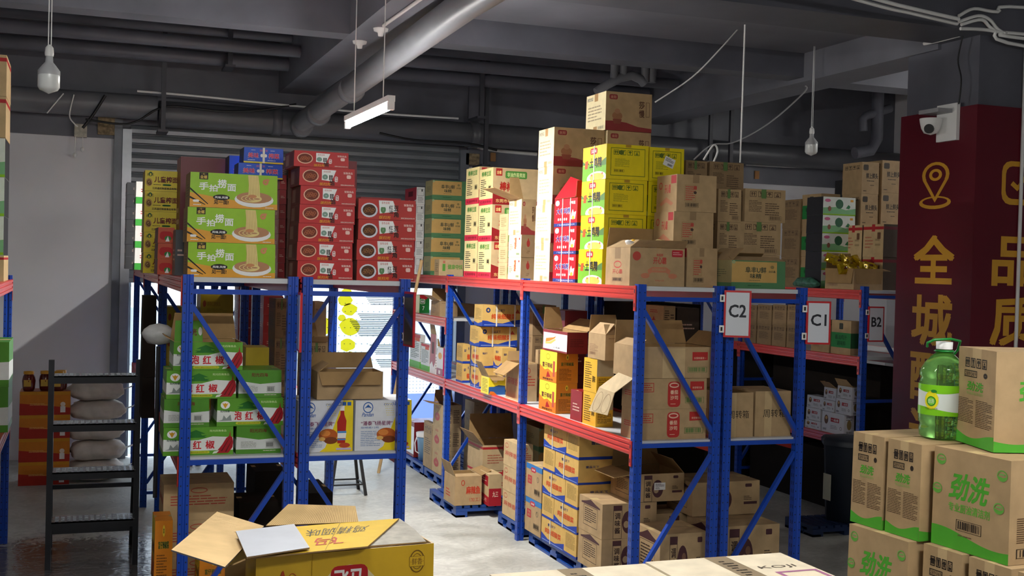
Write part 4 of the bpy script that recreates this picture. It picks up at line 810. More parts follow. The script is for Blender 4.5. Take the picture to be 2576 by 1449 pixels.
FB('xian', 2219, 2268, 404, 9.12, .3, ZT-.02, 4, 'tall kraft carton with black lettering', 'the stack beside the red column', group='tall kraft cartons')
_b, _a = st_redtape(); _sc['rtape2'] = (_b, {'L': _a['F'], 'F': [('r', 0, 0, 1, 1, P('#4a3a2c')), ('r', 0, .84, 1, .93, P('#70202a'))]}); STY['rtape2'] = STY['rtape']  # front and its tape painted dark as the shaded side
LB('rtape2', 2122, 2167, 2215, 566, 720, 6.67, ZT-.02, 2, 'kraft carton with red tape', 'the left pair behind the snack bags', group='red taped kraft cartons')
LB('rtape2', 2169, 2221, 2262, 563, 720, 6.67, ZT-.02, 2, 'kraft carton with red tape', 'the right pair behind the snack bags', group='red taped kraft cartons')
bx = LB('kraft', 2075, 2148, 2222, 676, 728, 6.25, ZT-.02, 1, 'open kraft box full of yellow snack bags', 'on the rack signed B2', flaps=[('L', .13, 177), ('F', .13, 177), ('B', .14, 12), ('R', .1, 100)])
# ------------------------------------------------------------------ second level, left racks
SG = 'green pickled pepper cartons'
g = 'green pickled pepper carton'
Yg = 6.36; hg = .150
def grn_(s, xl, xr, k, w, op=None, d=.30, Y=Yg): return FB(s, xl, xr, 900, Y, d, ZM+k*hg, 1, w[0], w[1], h=hg, group=SG, flaps=op)
grn_('green', 413, 592, 0, (g+' with red peppers', 'bottom left of the pile, touching the shelf'))
grn_('greenend', 597, 712, 0, ('green and white carton end', 'bottom right of the pepper pile, dim'))
grn_('greenend', 413, 530, 1, ('green and white carton end with code', 'second layer left, behind the post'))
grn_('green', 547, 716, 1, (g+' with large peppers', 'second layer right of the pile'))
grn_('green', 418, 596, 2, (g+' with goat emblem', 'third layer left of the pile'))
grn_('greenend', 600, 710, 2, ('green and white carton end with barcode', 'third layer right of the pile'))
gt = grn_('green', 434, 611, 3, (g+', open, green flap raised', 'topmost of the pile'), op=[('B', .14, -4), ('L', .05, 60)])
_m = gt[0].data; _w = max(v.co.x for v in _m.vertices)*2
mb = MB(); Q = [(-_w/2+.004, -.143, .150), (-.03, -.143, .150), (-.035, -.138, .262), (-_w/2+.008, -.138, .262)]
mb.plate(Q, .004, G('#5a9a2a'), KIN); art(mb, *Q, [('t', '阳光', .42, .3, .8, .62, P('#6a1a1a'), .03), ('e', .92, .5, .07, .2, WHITE)]); mb.build('flap', gt[0])
FB('yeldark', 616, 678, 890, 6.66, .2, ZM, 1, 'olive yellow carton', 'beside the open green pickle carton', h=.55)
FB('yeldark', 416, 499, 772, 8.3, .3, ZM, 4, 'dark yellow carton', 'the left rear stack in the first rack', group='dark yellow cartons in the rack')
FB('yeldark', 503, 588, 741, 8.3, .3, ZM, 5, 'dark yellow carton', 'the taller rear stack in the first rack', group='dark yellow cartons in the rack')
FB('dkred', 600, 640, 716, 9.8, .3, ZM, 6, 'red carton', 'the far left red stack seen through the rack', group='red cartons seen through rack')
FB('dkred', 662, 714, 745, 9.6, .3, ZM, 5, 'red carton', 'the far right red stack seen through the rack', group='red cartons seen through rack')
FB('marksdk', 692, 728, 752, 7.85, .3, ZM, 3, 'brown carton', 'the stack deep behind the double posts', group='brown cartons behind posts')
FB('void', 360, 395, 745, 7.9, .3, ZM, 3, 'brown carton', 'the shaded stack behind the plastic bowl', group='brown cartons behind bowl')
pz = FB('pantai', 748, 890, 1008, 6.35, .30, ZM, 1, 'white and yellow chilli sauce carton', 'left one under the open brown box')
FB('pantai', 893, 1037, 1007, 6.35, .30, ZM, 1, 'white and yellow chilli sauce carton', 'right one beside the aisle post')
zp = atY(890, 1007, 6.35).z+.002
FB('kraft', 797, 965, 936, 6.38, .25, zp, 1, 'open brown carton with blue handwriting', 'on the white sauce cartons', flaps=[('F', .075, 165), ('B', .09, 3), ('L', .08, -55)])
FB('marks', 770, 826, 862, 6.82, .3, ZM, 2, 'tall open kraft carton', 'the pair behind the double posts', flaps=[('F', .12, 70), ('B', .1, 10)], group='tall kraft cartons behind posts')
FB('kraft', 790, 822, 760, 8.3, .3, ZM, 2, 'pale kraft carton with rounded flap', 'the stack seen right of the double posts', group='pale kraft cartons in rack')
# floor level, left racks
FB('redp', 410, 590, 1217, 6.75, .35, .0, 4, 'shaded brown carton', 'the floor stack in the first rack', group='brown cartons on floor under rack')
FB('orange', 388, 436, 1310, 6.45, .25, .0, 2, 'dark orange carton', 'the near floor pair by the ladder', group='dark orange cartons on the floor')
FB('orange', 500, 572, 1395, 6.45, .25, .0, 2, 'orange carton with barcode', 'the floor pair behind the raised flap', group='dark orange cartons on the floor')
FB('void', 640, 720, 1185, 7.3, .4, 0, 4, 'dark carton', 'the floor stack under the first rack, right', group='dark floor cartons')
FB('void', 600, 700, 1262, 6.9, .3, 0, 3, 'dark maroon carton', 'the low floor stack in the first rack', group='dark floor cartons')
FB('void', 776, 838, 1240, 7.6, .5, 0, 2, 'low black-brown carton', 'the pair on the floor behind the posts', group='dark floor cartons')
# ------------------------------------------------------------------ second level, right row
LB('rice', 1030, 1056, 1070, 843, 925, 3.2, ZM, 1, 'white carton with green foot and red top', 'deepest on the middle shelf')
LB('rice', 1058, 1079, 1095, 868, 932, 3.2, ZM, 1, 'smaller white and green carton', 'beside the taller white carton')
LB('mw', 1081, 1095, 1100, 842, 940, 3.2, ZM, 1, 'open grey film-lined carton', 'left of the pink carton', flaps=[('L', .1, 10)])
LB('pink', 1098, 1114, 1124, 876, 948, 3.2, ZM, 1, 'pink carton', 'left of the post, on the middle shelf', flaps=[('B', .08, 30), ('F', .05, 20)])
LB('gbag', 1039, 1055, 1081, 742, 790, 3.2, 1.6, 1, 'green and red carton', 'on the far upper shelf by the bamboo pole')
LB('kraft', 1083, 1106, 1152, 758, 797, 3.2, 1.6, 1, 'open kraft carton', 'on the far upper shelf left of the post', flaps=[('B', .12, 20), ('L', .1, 60)])
FB('kraft', 1150, 1196, 765, 10.8, .4, 1.6, 1, 'brown carton in half shade', 'on the far upper shelf right of the post')
SS = 'pickled vegetable cartons'; sc_ = 'tan and blue pickled vegetable carton'
LB('suanside', 1147, 1163, 1183, 866, 973, 3.2, ZM, 2, sc_, 'the far pair by the post', group=SS)
LB('suanend', 1183, 1206, 1262, 874, 985, 3.2, ZM, 2, sc_, 'the near pair with strapping', group=SS, straps=[('x', 0)])
z1 = ZM+2*((atY(1206, 874, atX(1206, 930, 3.2).y).z-ZM)/2)
LB('suan', 1181, 1205, 1302, 822, 874, 3.2, z1+.002, 1, sc_+' lengthwise', 'below the topmost one', group=SS, straps=[('y', -.15), ('y', .3)])
z2 = z1+(atY(1205, 822, atX(1205, 850, 3.2).y).z-atY(1205, 874, atX(1205, 850, 3.2).y).z)+.004
LB('suan', 1192, 1213, 1316, 767, 822, 3.2, z2, 1, sc_+' lengthwise', 'topmost on the middle shelf', group=SS, straps=[('y', -.15), ('y', .3)])
LB('sea', 1209, 1229, 1272, 950, 994, 3.12, ZM, 1, 'open yellow carton with blue sea picture', 'at the beam edge', flaps=[('L', .14, 28), ('F', .03, 150)])
LB('suanend', 1240, 1262, 1300, 876, 950, 3.3, ZM, 2, 'torn tan carton', 'the pair behind the yellow sea carton', group='torn tan cartons')
LB('redp', 1272, 1306, 1352, 916, 1010, 3.2, ZM, 1, 'open brown carton with flaps spread', 'left of the middle post', flaps=[('L', .15, 128), ('R', .12, 120), ('B', .08, 20)])
LB('orange', 1356, 1399, 1454, 887, 1034, 3.2, ZM, 2, 'orange chilli sauce carton', 'the pair under the white and maroon box', group='orange chilli sauce cartons')
zo = atY(1399, 887, atX(1399, 960, 3.2).y).z+.003
LB('pie', 1364, 1426, 1480, 836, 893, 3.2, zo, 1, 'open white and maroon pastry carton', 'on the orange cartons', flaps=[('B', .16, 12), ('R', .15, 60)])
LB('dkred', 1434, 1463, 1500, 986, 1044, 3.2, ZM, 1, 'small red carton', 'right of the lower orange carton')
LB('yprint', 1466, 1500, 1545, 905, 1057, 3.2, ZM, 2, 'yellow printed carton', 'the pair under the big open kraft box', group='yellow printed cartons')
zy = atY(1500, 905, atX(1500, 980, 3.2).y).z+.003
LB('kraft', 1478, 1522, 1603, 843, 915, 3.2, zy, 1, 'big open kraft carton', 'high beside the near post', flaps=[('B', .12, 10), ('L', .1, -45), ('F', .1, -50)])
LB('kraft', 1345, 1352, 1380, 880, 960, 3.45, ZM, 2, 'tan carton', 'the pair behind the middle post', group='tan cartons behind post')
FB('marksdk', 1340, 1400, 768, 8.85, .3, ZM, 3, 'brown printed carton', 'the stack in shade behind the middle post', group='shaded cartons behind middle post')
FB('maroon', 1420, 1478, 782, 8.0, .3, ZM, 3, 'dark maroon carton', 'the stack behind the pastry carton', group='maroon cartons behind pastry carton')
LB('tomato', 1562, 1600, 1778, 953, 1108, 3.2, ZM, 2, 'tomato sauce carton with red oval', 'the pair on the middle shelf end', group='tomato sauce cartons')
zt_ = atY(1690, 953, atX(1600, 1030, 3.2).y).z+.003
Yq = atX(1600, 1030, 3.2).y
tmt = FB('tomtop', 1602, 1791, 873, Yq, .34, zt_, 1, 'open kraft sauce carton with green barcode', 'on the tomato sauce cartons', flaps=[('B', .15, 12), ('R', .12, 45), ('L', .08, -60)])
iv = Matrix.Translation(-tmt[0].location)
mb = MB(); Q = [iv @ atX(x, y, X) for x, y, X in ((1507, 974, 3.12), (1546, 988, 3.12), (1594, 952, 3.18), (1556, 937, 3.18))]; mb.plate(Q, .004, K4, K1)
Q = [iv @ atX(x, y, X) for x, y, X in ((1481, 1033, 3.11), (1528, 1045, 3.11), (1546, 988, 3.12), (1507, 974, 3.12))]; mb.plate(Q, .004, K4, K1)
art(mb, *Q, [('rg', .27, .45, .2, .42, .003, K3), ('rg', .73, .45, .2, .42, .003, K3)]); mb.build('flap', tmt[0])
FB('zhou', 1815, 1897, 988, 6.44, .33, ZM, 1, 'plain transit carton with black characters', 'left one, beside the double post', flaps=[('B', .1, 60)])
FB('zhou', 1900, 1991, 984, 6.44, .33, ZM, 1, 'plain transit carton with black characters', 'right one, beside the sign C1 post')
FB('pom', 1668, 1700, 770, 7.3, .3, ZM, 3, 'narrow kraft carton with red mark', 'the stack behind the tomato cartons', group='kraft cartons behind tomato cartons')
FB('dkbrown', 1702, 1760, 775, 7.3, .3, ZM, 3, 'dark brown carton', 'the stack right behind the tomato cartons', group='kraft cartons behind tomato cartons')
# ------------------------------------------------------------------ rack signed B2, lower shelves
for i, (a, b) in enumerate(((1868, 1902), (1904, 1940), (1942, 1977), (1979, 2013))):
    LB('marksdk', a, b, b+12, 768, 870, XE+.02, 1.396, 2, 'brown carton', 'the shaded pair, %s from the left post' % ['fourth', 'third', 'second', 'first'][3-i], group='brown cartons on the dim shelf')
LB('kraft', 2040, 2086, 2110, 805, 890, XE+.02, 1.396, 1, 'brown carton', 'left of the green labelled carton')
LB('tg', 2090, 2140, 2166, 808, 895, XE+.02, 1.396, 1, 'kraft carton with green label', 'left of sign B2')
def yp(xl, xc, xr, yt, z0, n, w, **k): return LB('yipin', xl, xc, xr, yt, 1100, XE+.02, z0, n, 'white noodle carton with red label', w, group='white noodle cartons', **k)
zl = .69
yp(2066, 2123, 2150, 1044, zl, 1, 'largest at the beam edge')
yp(2024, 2063, 2090, 1062, zl, 1, 'left of the largest one')
zq = atY(2123, 1044, atX(2123, 1100, XE+.02).y).z+.002; zr = atY(2063, 1062, atX(2063, 1100, XE+.02).y).z+.002
yp(2100, 2140, 2165, 1007, zq, 1, 'above the largest one'); yp(2026, 2063, 2090, 1030, zr, 1, 'second layer at left')
yp(2066, 2098, 2120, 1010, zq, 1, 'second layer in the middle')
zs = atY(2140, 1007, atX(2140, 1060, XE+.02).y).z+.002
yp(2028, 2070, 2098, 1000, zs-.03 if 0 else atY(2063, 1030, atX(2063, 1060, XE+.02).y).z+.002, 1, 'third layer at left')
yp(2104, 2142, 2168, 975, zs, 1, 'third layer at right', flaps=[('L', .08, 40)])
yp(2070, 2101, 2120, 978, atY(2098, 1010, atX(2098, 1060, XE+.02).y).z+.002, 1, 'topmost, opened', flaps=[('L', .08, 50), ('B', .08, 60)])
_bin = empty('waste_bin', (5.93, 8.04, .09)); _bin.scale = (1.0, 1.0, 1.18); tag(_bin, 'dark blue plastic bin with lid in shade on a pallet', 'bin')
BINM = mat('#1c2430', .5, .05)
MB().lathe([(.001, 0), (.17, 0), (.20, .5), (.21, .52)], (0, 0, 0), BINM, 6).build('bin_body', _bin)
MB().lathe([(.225, .52), (.225, .55), (.2, .57), (.001, .58)], (0, 0, 0), BINM, 6).build('lid', _bin)
MB().box((-.19, -.06, .14), (-.186, .04, .32), P('#b8b8a0')).build('sticker', _bin)
# ------------------------------------------------------------------ pallets and floor stock
def pallet(x0, y0, x1, y1, label, h=.096, col='#1c4694', group='blue plastic pallets'):
    mb = MB(); m = mat(col, .4, .05)
    n = max(6, int((x1-x0)/.07)); st = (x1-x0)/n
    for i in range(n): mb.box((x0+i*st, y0, h-.025), (x0+(i+.72)*st, y1, h), m)
    for y in (y0, (y0+y1)/2-.04, y1-.08): mb.box((x0, y, h-.05), (x1, y+.08, h-.022), m)
    for x in (x0, (x0+x1)/2-.05, x1-.1):
        for y in (y0, (y0+y1)/2-.06, y1-.12): mb.box((x, y, 0), (x+.1, y+.12, h-.048), m)
    for x in (x0, x1-.08): mb.box((x, y0, 0), (x+.08, y1, .018), m)
    o = mb.build('plastic_pallet'); tag(o, label, 'pallet', group); return o
PZ = .10
pallet(3.22, 6.46, 4.34, 7.20, 'blue plastic pallet under the front floor cartons of the right rack')
pallet(3.22, 7.24, 4.34, 8.22, 'blue plastic pallet under the stacked pickle and blue-lidded cartons')
pallet(3.22, 8.40, 3.95, 8.92, 'blue plastic pallet under the kraft stack past the middle post')
pallet(2.95, 9.20, 3.8, 9.98, 'blue plastic pallet jutting into the aisle under the maroon oil carton')
pallet(3.22, 10.34, 3.9, 11.1, 'blue plastic pallet near the far end of the aisle')
pallet(3.22, 11.14, 3.9, 12.0, 'blue plastic pallet furthest down the aisle under the white bucket')
pallet(5.5, 7.86, 6.2, 8.25, 'dark pallet under the bin', h=.085, col='#1a2c50')
Yn, Yf = 7.285, 7.93; zt5 = atY(1467, 1095, Yn).z; hq = (zt5-PZ)/5
for i in range(5):
    long_far = (i % 2 == 0); ym = Yn+(.22 if long_far else .42); w = ordn(5, 4-i)
    place('suanend' if long_far else 'suanside', 3.2, 3.66, ym, Yf, PZ+i*hq, 1, hq, '%s pickled vegetable carton, %s row, far one' % ('tan and blue' if long_far else 'fine-printed', w), 'on the floor pallet', group='pickled cartons on the floor', straps=[('x', .1)] if long_far else None, jit=.01)
    place('suanside' if long_far else 'suanend', 3.2-.0, 3.66, Yn, ym, PZ+i*hq, 1, hq, '%s pickled vegetable carton, %s row, near one' % ('fine-printed' if long_far else 'tan and blue', w), 'on the floor pallet', group='pickled cartons on the floor', straps=[('x', .1)] if not long_far else None, jit=.01)
LB('bstripe', 1312, 1377, 1402, 1190, 1388, 3.22, PZ, 2, 'kraft carton with blue lid band', 'the pair beside the middle post', group='blue banded cartons') if 0 else place('bstripe', 3.20, 3.62, 7.945, 8.27, PZ, 2, .255, 'kraft carton with blue lid band', 'the pair beside the middle post', group='blue banded cartons')
LB('redp', 1264, 1302, 1340, 1120, 1310, 3.22, PZ, 3, 'kraft carton with red print', 'the floor stack left of the middle post', group='red printed kraft cartons')
LB('jiusan', 1204, 1229, 1262, 1194, 1288, 3.2, PZ, 1, 'kraft and maroon oil carton', 'on the pallet in the aisle')
place('mala', 2.93, 3.17, 9.19, 9.50, PZ, 1, .24, 'open kraft carton with red characters', 'jutting into the aisle', flaps=[('L', .12, 20), ('F', .07, -80), ('R', .1, 70)])
place('msg', 3.73, 4.0, 9.35, 9.9, PZ, 3, .2, 'open green-lined carton', 'the stack behind the maroon oil carton', flaps=[('R', .1, 60), ('B', .1, 30)], group='green-lined floor cartons')
LB('rtape', 1148, 1168, 1247, 1155, 1262, 3.25, PZ, 2, 'kraft carton with red tape, flaps open', 'the pair behind the jutting carton', flaps=[('B', .22, 8), ('L', .12, 40)], group='red taped open cartons') if 0 else place('rtape', 3.28, 3.72, 9.52, 9.94, PZ, 2, .22, 'kraft carton with red tape', 'the pair behind the jutting carton', flaps=[('B', .22, 8), ('L', .14, 40)], group='red taped open cartons')
LB('pom', 1087, 1108, 1160, 1020, 1225, 3.22, PZ, 3, 'kraft carton with red gourd mark', 'the floor stack by the far post', group='gourd marked cartons', flaps=[('L', .12, 80), ('B', .12, 15)])
LB('marks', 1064, 1086, 1100, 1067, 1200, 3.22, PZ, 1, 'tall pale kraft carton', 'left of the gourd marked stack')
LB('kraft', 1166, 1190, 1230, 1012, 1240, 3.55, PZ, 3, 'kraft carton', 'the shaded stack at the rear of the far pallet', group='kraft cartons behind far pallet')
bk = empty('paint_bucket', (3.36, 11.45, PZ)); tag(bk, 'white and blue lidded bucket at the far end of the aisle', 'bucket')
MB().lathe([(.001, 0), (.10, 0), (.12, .24)], (0, 0, 0), mat('#7fa8c8', .35), 16).build('bucket_body', bk)
MB().lathe([(.128, .24), (.13, .28), (.001, .285)], (0, 0, 0), WHITE, 16).build('lid', bk)
MB().tube([(-.12, 0, .25), (-.15, -.02, .18), (-.15, -.05, .10), (-.12, -.08, .08)], .006, WHITE).build('handle', bk)
place('pie', 3.25, 3.55, 11.62, 11.95, PZ, 1, .36, 'red and white carton', 'behind the white bucket at the aisle end')
# kraft cartons at the right rack's foot
def YZ(px, py, Y): return atY(px, py, Y).z
z1 = YZ(1720, 1340, 6.48)
FB('tiao', 1660, 1782, 1342, 6.48, .36, PZ, 1, 'kraft sauce carton with vertical black characters', 'by the near post foot')
FB('tiao', 1802, 1962, 1322, 6.48, .40, PZ, 1, 'kraft sauce carton with vertical black characters', 'right, behind the blue brace')
h1 = YZ(1880, 1322, 6.48)
place('tiao', 3.62, 4.1, 6.93, 7.22, PZ, 1, h1-PZ, 'kraft sauce carton in shade', 'supporting the upper sauce carton')
FB('tiao', 1742, 1912, 1212, 6.78, .36, h1+.003, 1, 'kraft sauce carton', 'upper right, behind the double post')
place('tiao', 3.2, 3.60, 6.88, 7.26, PZ, 2, .23, 'kraft sauce carton', 'the floor pair left of the near post', group='kraft sauce cartons on the floor')
ow = FB('tiao', 1594, 1722, 1192, 6.88, .36, PZ+.462, 1, 'open kraft sauce carton with white waybill', 'behind the near post', flaps=[('L', .14, 100), ('B', .12, 10), ('R', .12, -40)])
place('void', 3.80, 4.32, 7.65, 8.25, ZM, 2, .40, 'dark carton', 'the shaded pair behind the transit cartons', group='added dark cartons behind transit cartons')  # unseen filler cartons, added here and below to keep rack backs dark
for a_, b_, w_ in ((8.45, 9.3, 'first'), (9.35, 10.15, 'second'), (10.4, 11.2, 'third'), (11.25, 12.1, 'fourth')): place('void', 6.33, 6.80, a_, b_, 0, 2, .26, 'dark floor carton', 'the %s pair back under the B2 rack' % w_, group='added dark cartons under rack B2')
place('void', 6.60, 6.80, 8.5, 10.2, .69, 2, .3, 'added long dark carton', 'the rear pair behind the white noodle cartons', group='added dark cartons behind noodle cartons')
place('void', 6.60, 6.80, 10.4, 12.1, .69, 2, .3, 'added long dark carton', 'the far pair on the lower shelf of rack B2', group='added dark cartons behind noodle cartons')
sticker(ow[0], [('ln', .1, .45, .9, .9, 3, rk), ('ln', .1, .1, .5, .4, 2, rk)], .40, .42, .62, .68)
place('void', 3.80, 4.3, 7.5, 8.1, PZ, 3, .27, 'dark carton', 'the shaded stack at the rear of the right rack', group='added dark floor cartons in right rack')
# ------------------------------------------------------------------ lamps
TUBE = emit('lit_tube', (1, .98, .94), 170)
def tube_lamp(loc, rz, label, power, zc=4.5, L=1.25, col=(1, .97, .92)):
    t = empty('tube_lamp', loc, rz); tag(t, label, 'lamp')
    MB().box((-.026, -L/2, .035), (.026, L/2, .075), WHITE).box((-.02, -L/2-.01, -.02), (.02, -L/2+.03, .05), WHITE).box((-.02, L/2-.03, -.02), (.02, L/2+.01, .05), WHITE).build('lamp_housing', t)
    MB().tube([(0, -L/2+.03, 0), (0, L/2-.03, 0)], .018, TUBE, 12).build('tube', t)
    for y in (-L*.33, L*.33): MB().tube([(0, y, .075), (0, y, zc-loc[2])], .004, WHITE, 6).build('suspension_wire', t)
    l = area('tube_light', (0, 0, -.022), (0, 0, 0), .03, L-.08, power, col); l.parent = t
    return t
tube_lamp((1.89, 8.18, 3.12), .02, 'lit tube lamp hanging from the ceiling over the middle aisle', 95, zc=3.9+.6)
tube_lamp((.2, 2.9, 3.5), 1.5, 'lit tube lamp above the near cartons, left one', 24)
tube_lamp((2.7, 1.3, 3.3), 1.2, 'lit tube lamp above the detergent cartons', 28)
tube_lamp((9.4, 8.3, 3.7), 0, 'added unseen tube lamp brightening the far right aisle', 2)  # fill lamp added out of view for the dim far right racks
def bulb(loc, s, zc, label):
    t = empty('bulb_lamp', loc); tag(t, label, 'lamp')
    OP = mat('#dfe2e0', .25, 0); MB().lathe([(.001, -.085), (.012, -.08), (.045, -.066), (.055, -.05), (.055, .012)], (0, 0, 0), OP, 20).build('bulb_glass', t)
    MB().lathe([(.056, .012), (.055, .035), (.035, .062), (.02, .08), (.018, .11)], (0, 0, 0), mat('#b4b6b8', .3, 0), 20).build('bulb_collar', t)
    MB().lathe([(.021, .11), (.023, .125), (.02, .155), (.008, .17), (.001, .172)], (0, 0, 0), WHITE, 16).build('lamp_holder', t)
    MB().tube([(-.006, 0, .16), (-.004, 0, zc-loc[2])], .003, WHITE, 6).tube([(.008, 0, .16), (.006, 0, zc-loc[2])], .003, WHITE, 6).build('cord', t)
    return t
p = atY(123, 195, 6.6); bulb((p.x, p.y, p.z), 1, 4.5, 'unlit white bulb on a twin cord, upper left')
p = atY(2041, 368, 8.9); bulb((p.x, p.y, p.z), 1, 4.5, 'unlit white bulb on a cord, right, near the column')
# ------------------------------------------------------------------ pipes and cables
def pipe(name, pts, r, m, label, cat='pipe', cuffs=(), n=16, group=None):
    mb = MB(); mb.tube(pts, r, m, n); o = mb.build(name); tag(o, label, cat, group)
    for i, c in enumerate(cuffs):
        a, b = Vector(pts[0]), Vector(pts[min(2, len(pts)-1)]); d = (b-a); L = d.length; d.normalize(); q = a+d*L*c
        MB().tube([q-d*.05, q-d*.04, q+d*.04, q+d*.05], [r*1.02, r*1.12, r*1.12, r*1.02], m, n).build('coupling', o)
    return o
q1, q2 = atY(1172, 0, 7.3), atY(757, 303, 12.3)
dv = (q1-q2); q1.z -= .03; q2.z -= .03; dv = q1-q2
pipe('drain_pipe', [q2-Vector((0, -.05, .04)), q2, q2+dv*.999, q2+dv+Vector((.01*8, -8, -.0))], .105, PIPE, 'thick grey drain pipe slanting under the ceiling beam', cuffs=(.02, .17, .42))
pipe('duct_pipe', [(-3.9, 12.52, 3.60), (.70, 12.52, 3.61)], .125, PIPE, 'grey pipe along the back wall above the white wall')
pipe('duct_pipe', [(.72, 12.55, 3.56), (9.9, 12.55, 3.56)], .135, mat('#54555a', .4, .1, 3), 'long grey pipe along the back wall above the shutter', cuffs=(.13, .37))
for i, (y, z, r) in enumerate(((12.2, 4.10, .07), (12.0, 4.34, .05), (11.5, 4.12, .06))):
    pipe('ceiling_pipe', [(-3.9, y, z), (6.1, y, z+.02)], r, CEIL2, 'dark ceiling pipe, %s of three across the back' % ['lowest', 'highest', 'nearest'][i])
MB_ = mat('#3a3b42', .5, .1)
for i, (x, y, z0, z1) in enumerate(((.75, 12.3, 3.36, 4.5), (1.35, 11.9, 4.0, 4.5), (4.18, 12.3, 3.2, 4.5), (4.05, 12.1, 3.7, 4.5), (7.0, 12.3, 3.4, 4.5), (7.25, 12.25, 3.3, 4.5))):
    o = MB().box((x-.022, y-.02, z0), (x+.022, y+.02, z1), MB_).box((x-.05, y-.03, z0-.01), (x+.05, y+.3, z0+.015), MB_).build('pipe_hanger')
    tag(o, 'dark steel strut holding the pipes, %s from the left' % ['first', 'second', 'third', 'fourth', 'fifth', 'sixth'][i], 'hanger')
def cable(pts, r, m, label, name='cable', n=6, group=None):
    P_ = [Vector(p) for p in pts]; out = []
    for i in range(len(P_)-1):
        a, b, c, d = P_[max(i-1, 0)], P_[i], P_[i+1], P_[min(i+2, len(P_)-1)]
        for s in range(5):
            t = s/5; out.append(.5*((2*b)+(c-a)*t+(2*a-5*b+4*c-d)*t*t+(3*b-a-3*c+d)*t*t*t))
    out.append(P_[-1]); o = MB().tube(out, r, m, n).build(name); tag(o, label, 'cable', group); return o
Y = 12.38
cable([atY(x, y, Y) for x, y in ((345, 229), (520, 244), (755, 268), (950, 285), (1153, 298))], .012, WHITE, 'white conduit line running over the roller shutter')
cable([atY(x, y, Y) for x, y in ((215, 300), (300, 312), (345, 305), (420, 268), (560, 280), (660, 276), (745, 262))], .012, BLACK, 'black cable sagging along the back wall pipe')
cable([atY(x, y, 12.3) for x, y in ((955, 335), (1040, 352), (1170, 360), (1250, 378))], .014, BLACK, 'black cable drooping right of the tube lamp')
cable([atY(x, y, 12.75) for x, y in ((1170, 365), (1260, 380), (1350, 388))], .022, WHITE, 'thick white pipe run above the pale cartons')
cable([atY(x, y, 12.75) for x, y in ((1876, 413), (1960, 418), (2050, 421))], .018, WHITE, 'white pipe run above the right white wall')
cable([atY(x, y, 8.6) for x, y in ((1868, 60), (1810, 125), (1740, 195), (1648, 257))], .006, WHITE, 'white cable slanting down to the highest carton')
cable([atY(1874, 62, 7.405), atY(1868, 240, 7.405), atY(1862, 409, 7.405)], .006, WHITE, 'straight white cable hanging down behind the yellow cartons')
cable([atY(2026, 216, 9.2)]+[atY(x, y, 9.2) for x, y in ((2025, 230), (1960, 290), (1900, 332), (1840, 360), (1790, 365), (1745, 402))], .007, mat('#9a9a9c', .5, 0), 'grey cable sagging from the beam to the rear cartons')
cable([atY(x, y, 7.45) for x, y in ((1770, 402), (1795, 365), (1805, 380), (1795, 408))], .007, WHITE, 'loop of white cable on the shaded kraft cartons')
zc = 3.87
cable([atZ(x, y, zc) for x, y in ((1300, -260), (2170, -12), (2290, 20), (2412, 48))], .013, WHITE, 'white conduit under the beam, upper of the pair', 'conduit')
cable([atZ(x, y, zc) for x, y in ((1290, -250), (2160, 0), (2290, 32), (2408, 60))], .013, WHITE, 'white conduit under the beam, lower of the pair', 'conduit')
X_ = 6.17
for i, pts in enumerate((((2412, 40), (2450, 22), (2510, 30), (2600, 20), (3300, 90)), ((2412, 55), (2460, 40), (2490, 50), (2520, 80), (2600, 100), (3300, 175)), ((2416, 72), (2470, 74), (2530, 82), (2600, 88), (3300, 150)), ((2418, 62), (2470, 50), (2500, 75), (2600, 120), (3300, 200)))):
    cable([atY(x, y, 6.87) for x, y in pts], .013, WHITE, 'white conduit bending round the column top, %s one' % ['highest', 'second', 'third', 'lowest'][i], 'conduit')
cable([atX(x, y, 6.15) for x, y in ((2325, 110), (2370, 100), (2415, 88))], .015, WHITE, 'short white conduit on the left column face', 'conduit')
cable([atX(x, y, 6.15) for x, y in ((2422, 90), (2410, 150), (2418, 200), (2412, 262))], .006, BLACK, 'thin black cable running down to the security camera')
cable([(2.2, 9.1-.8*i/3, 3.86-.03*(i % 2)) for i in range(4)], .012, WHITE, 'short white conduit at the ceiling boss above the tube lamp', 'conduit') if 0 else None
for i, (px, py) in enumerate(((958, 72), (905, 104))):
    p = atZ(px, py, 3.9); o = MB().lathe([(.001, -.06), (.02, -.058), (.025, -.03), (.055, -.02), (.06, 0)], (p.x, p.y, 3.9), WHITE, 12).build('ceiling_rose')
    tag(o, 'white ceiling boss under the beam, %s one' % ['near', 'far'][i], 'ceiling rose')
a = atZ(965, 64, 3.885); b = atZ(1062, -5, 3.885)
o = MB().tube([a, b], .014, WHITE).build('conduit'); tag(o, 'white conduit on the beam leading to the near ceiling boss', 'cable')
Q9 = lambda x, y: atY(x, y, 10.6)
pipe('bent_pipe', [Q9(1500, 232), Q9(1525, 214), Q9(1560, 196), Q9(1590, 190), Q9(1612, 200), Q9(1622, 212)], .045, PIPE, 'bent grey waste pipe under the slab, above the highest carton')
for i, x in enumerate((1545, 1568, 1622, 1640)): pipe('pipe_drop', [Q9(x, 208-(10 if x < 1600 else 0)), Q9(x, 208)+Vector((0, 0, 1.0))], .04, PIPE, 'short vertical waste pipe above the highest carton, %s' % ['leftmost', 'second', 'third', 'rightmost'][i], group='short waste pipe drops')
Q8 = lambda x, y: atY(x, y, 11.6)
pipe('bent_pipe', [Q8(2240, 272), Q8(2178, 292), Q8(2170, 300), Q8(2172, 330)], .05, CEIL2, 'dark bent pipe left of the column')
pipe('bent_pipe', [Q8(2208, 262)+Vector((0, 0, .8)), Q8(2208, 262), Q8(2206, 350), Q8(2190, 378), Q8(2150, 385)], .07, CEIL2, 'dark thick pipe elbow left of the column')
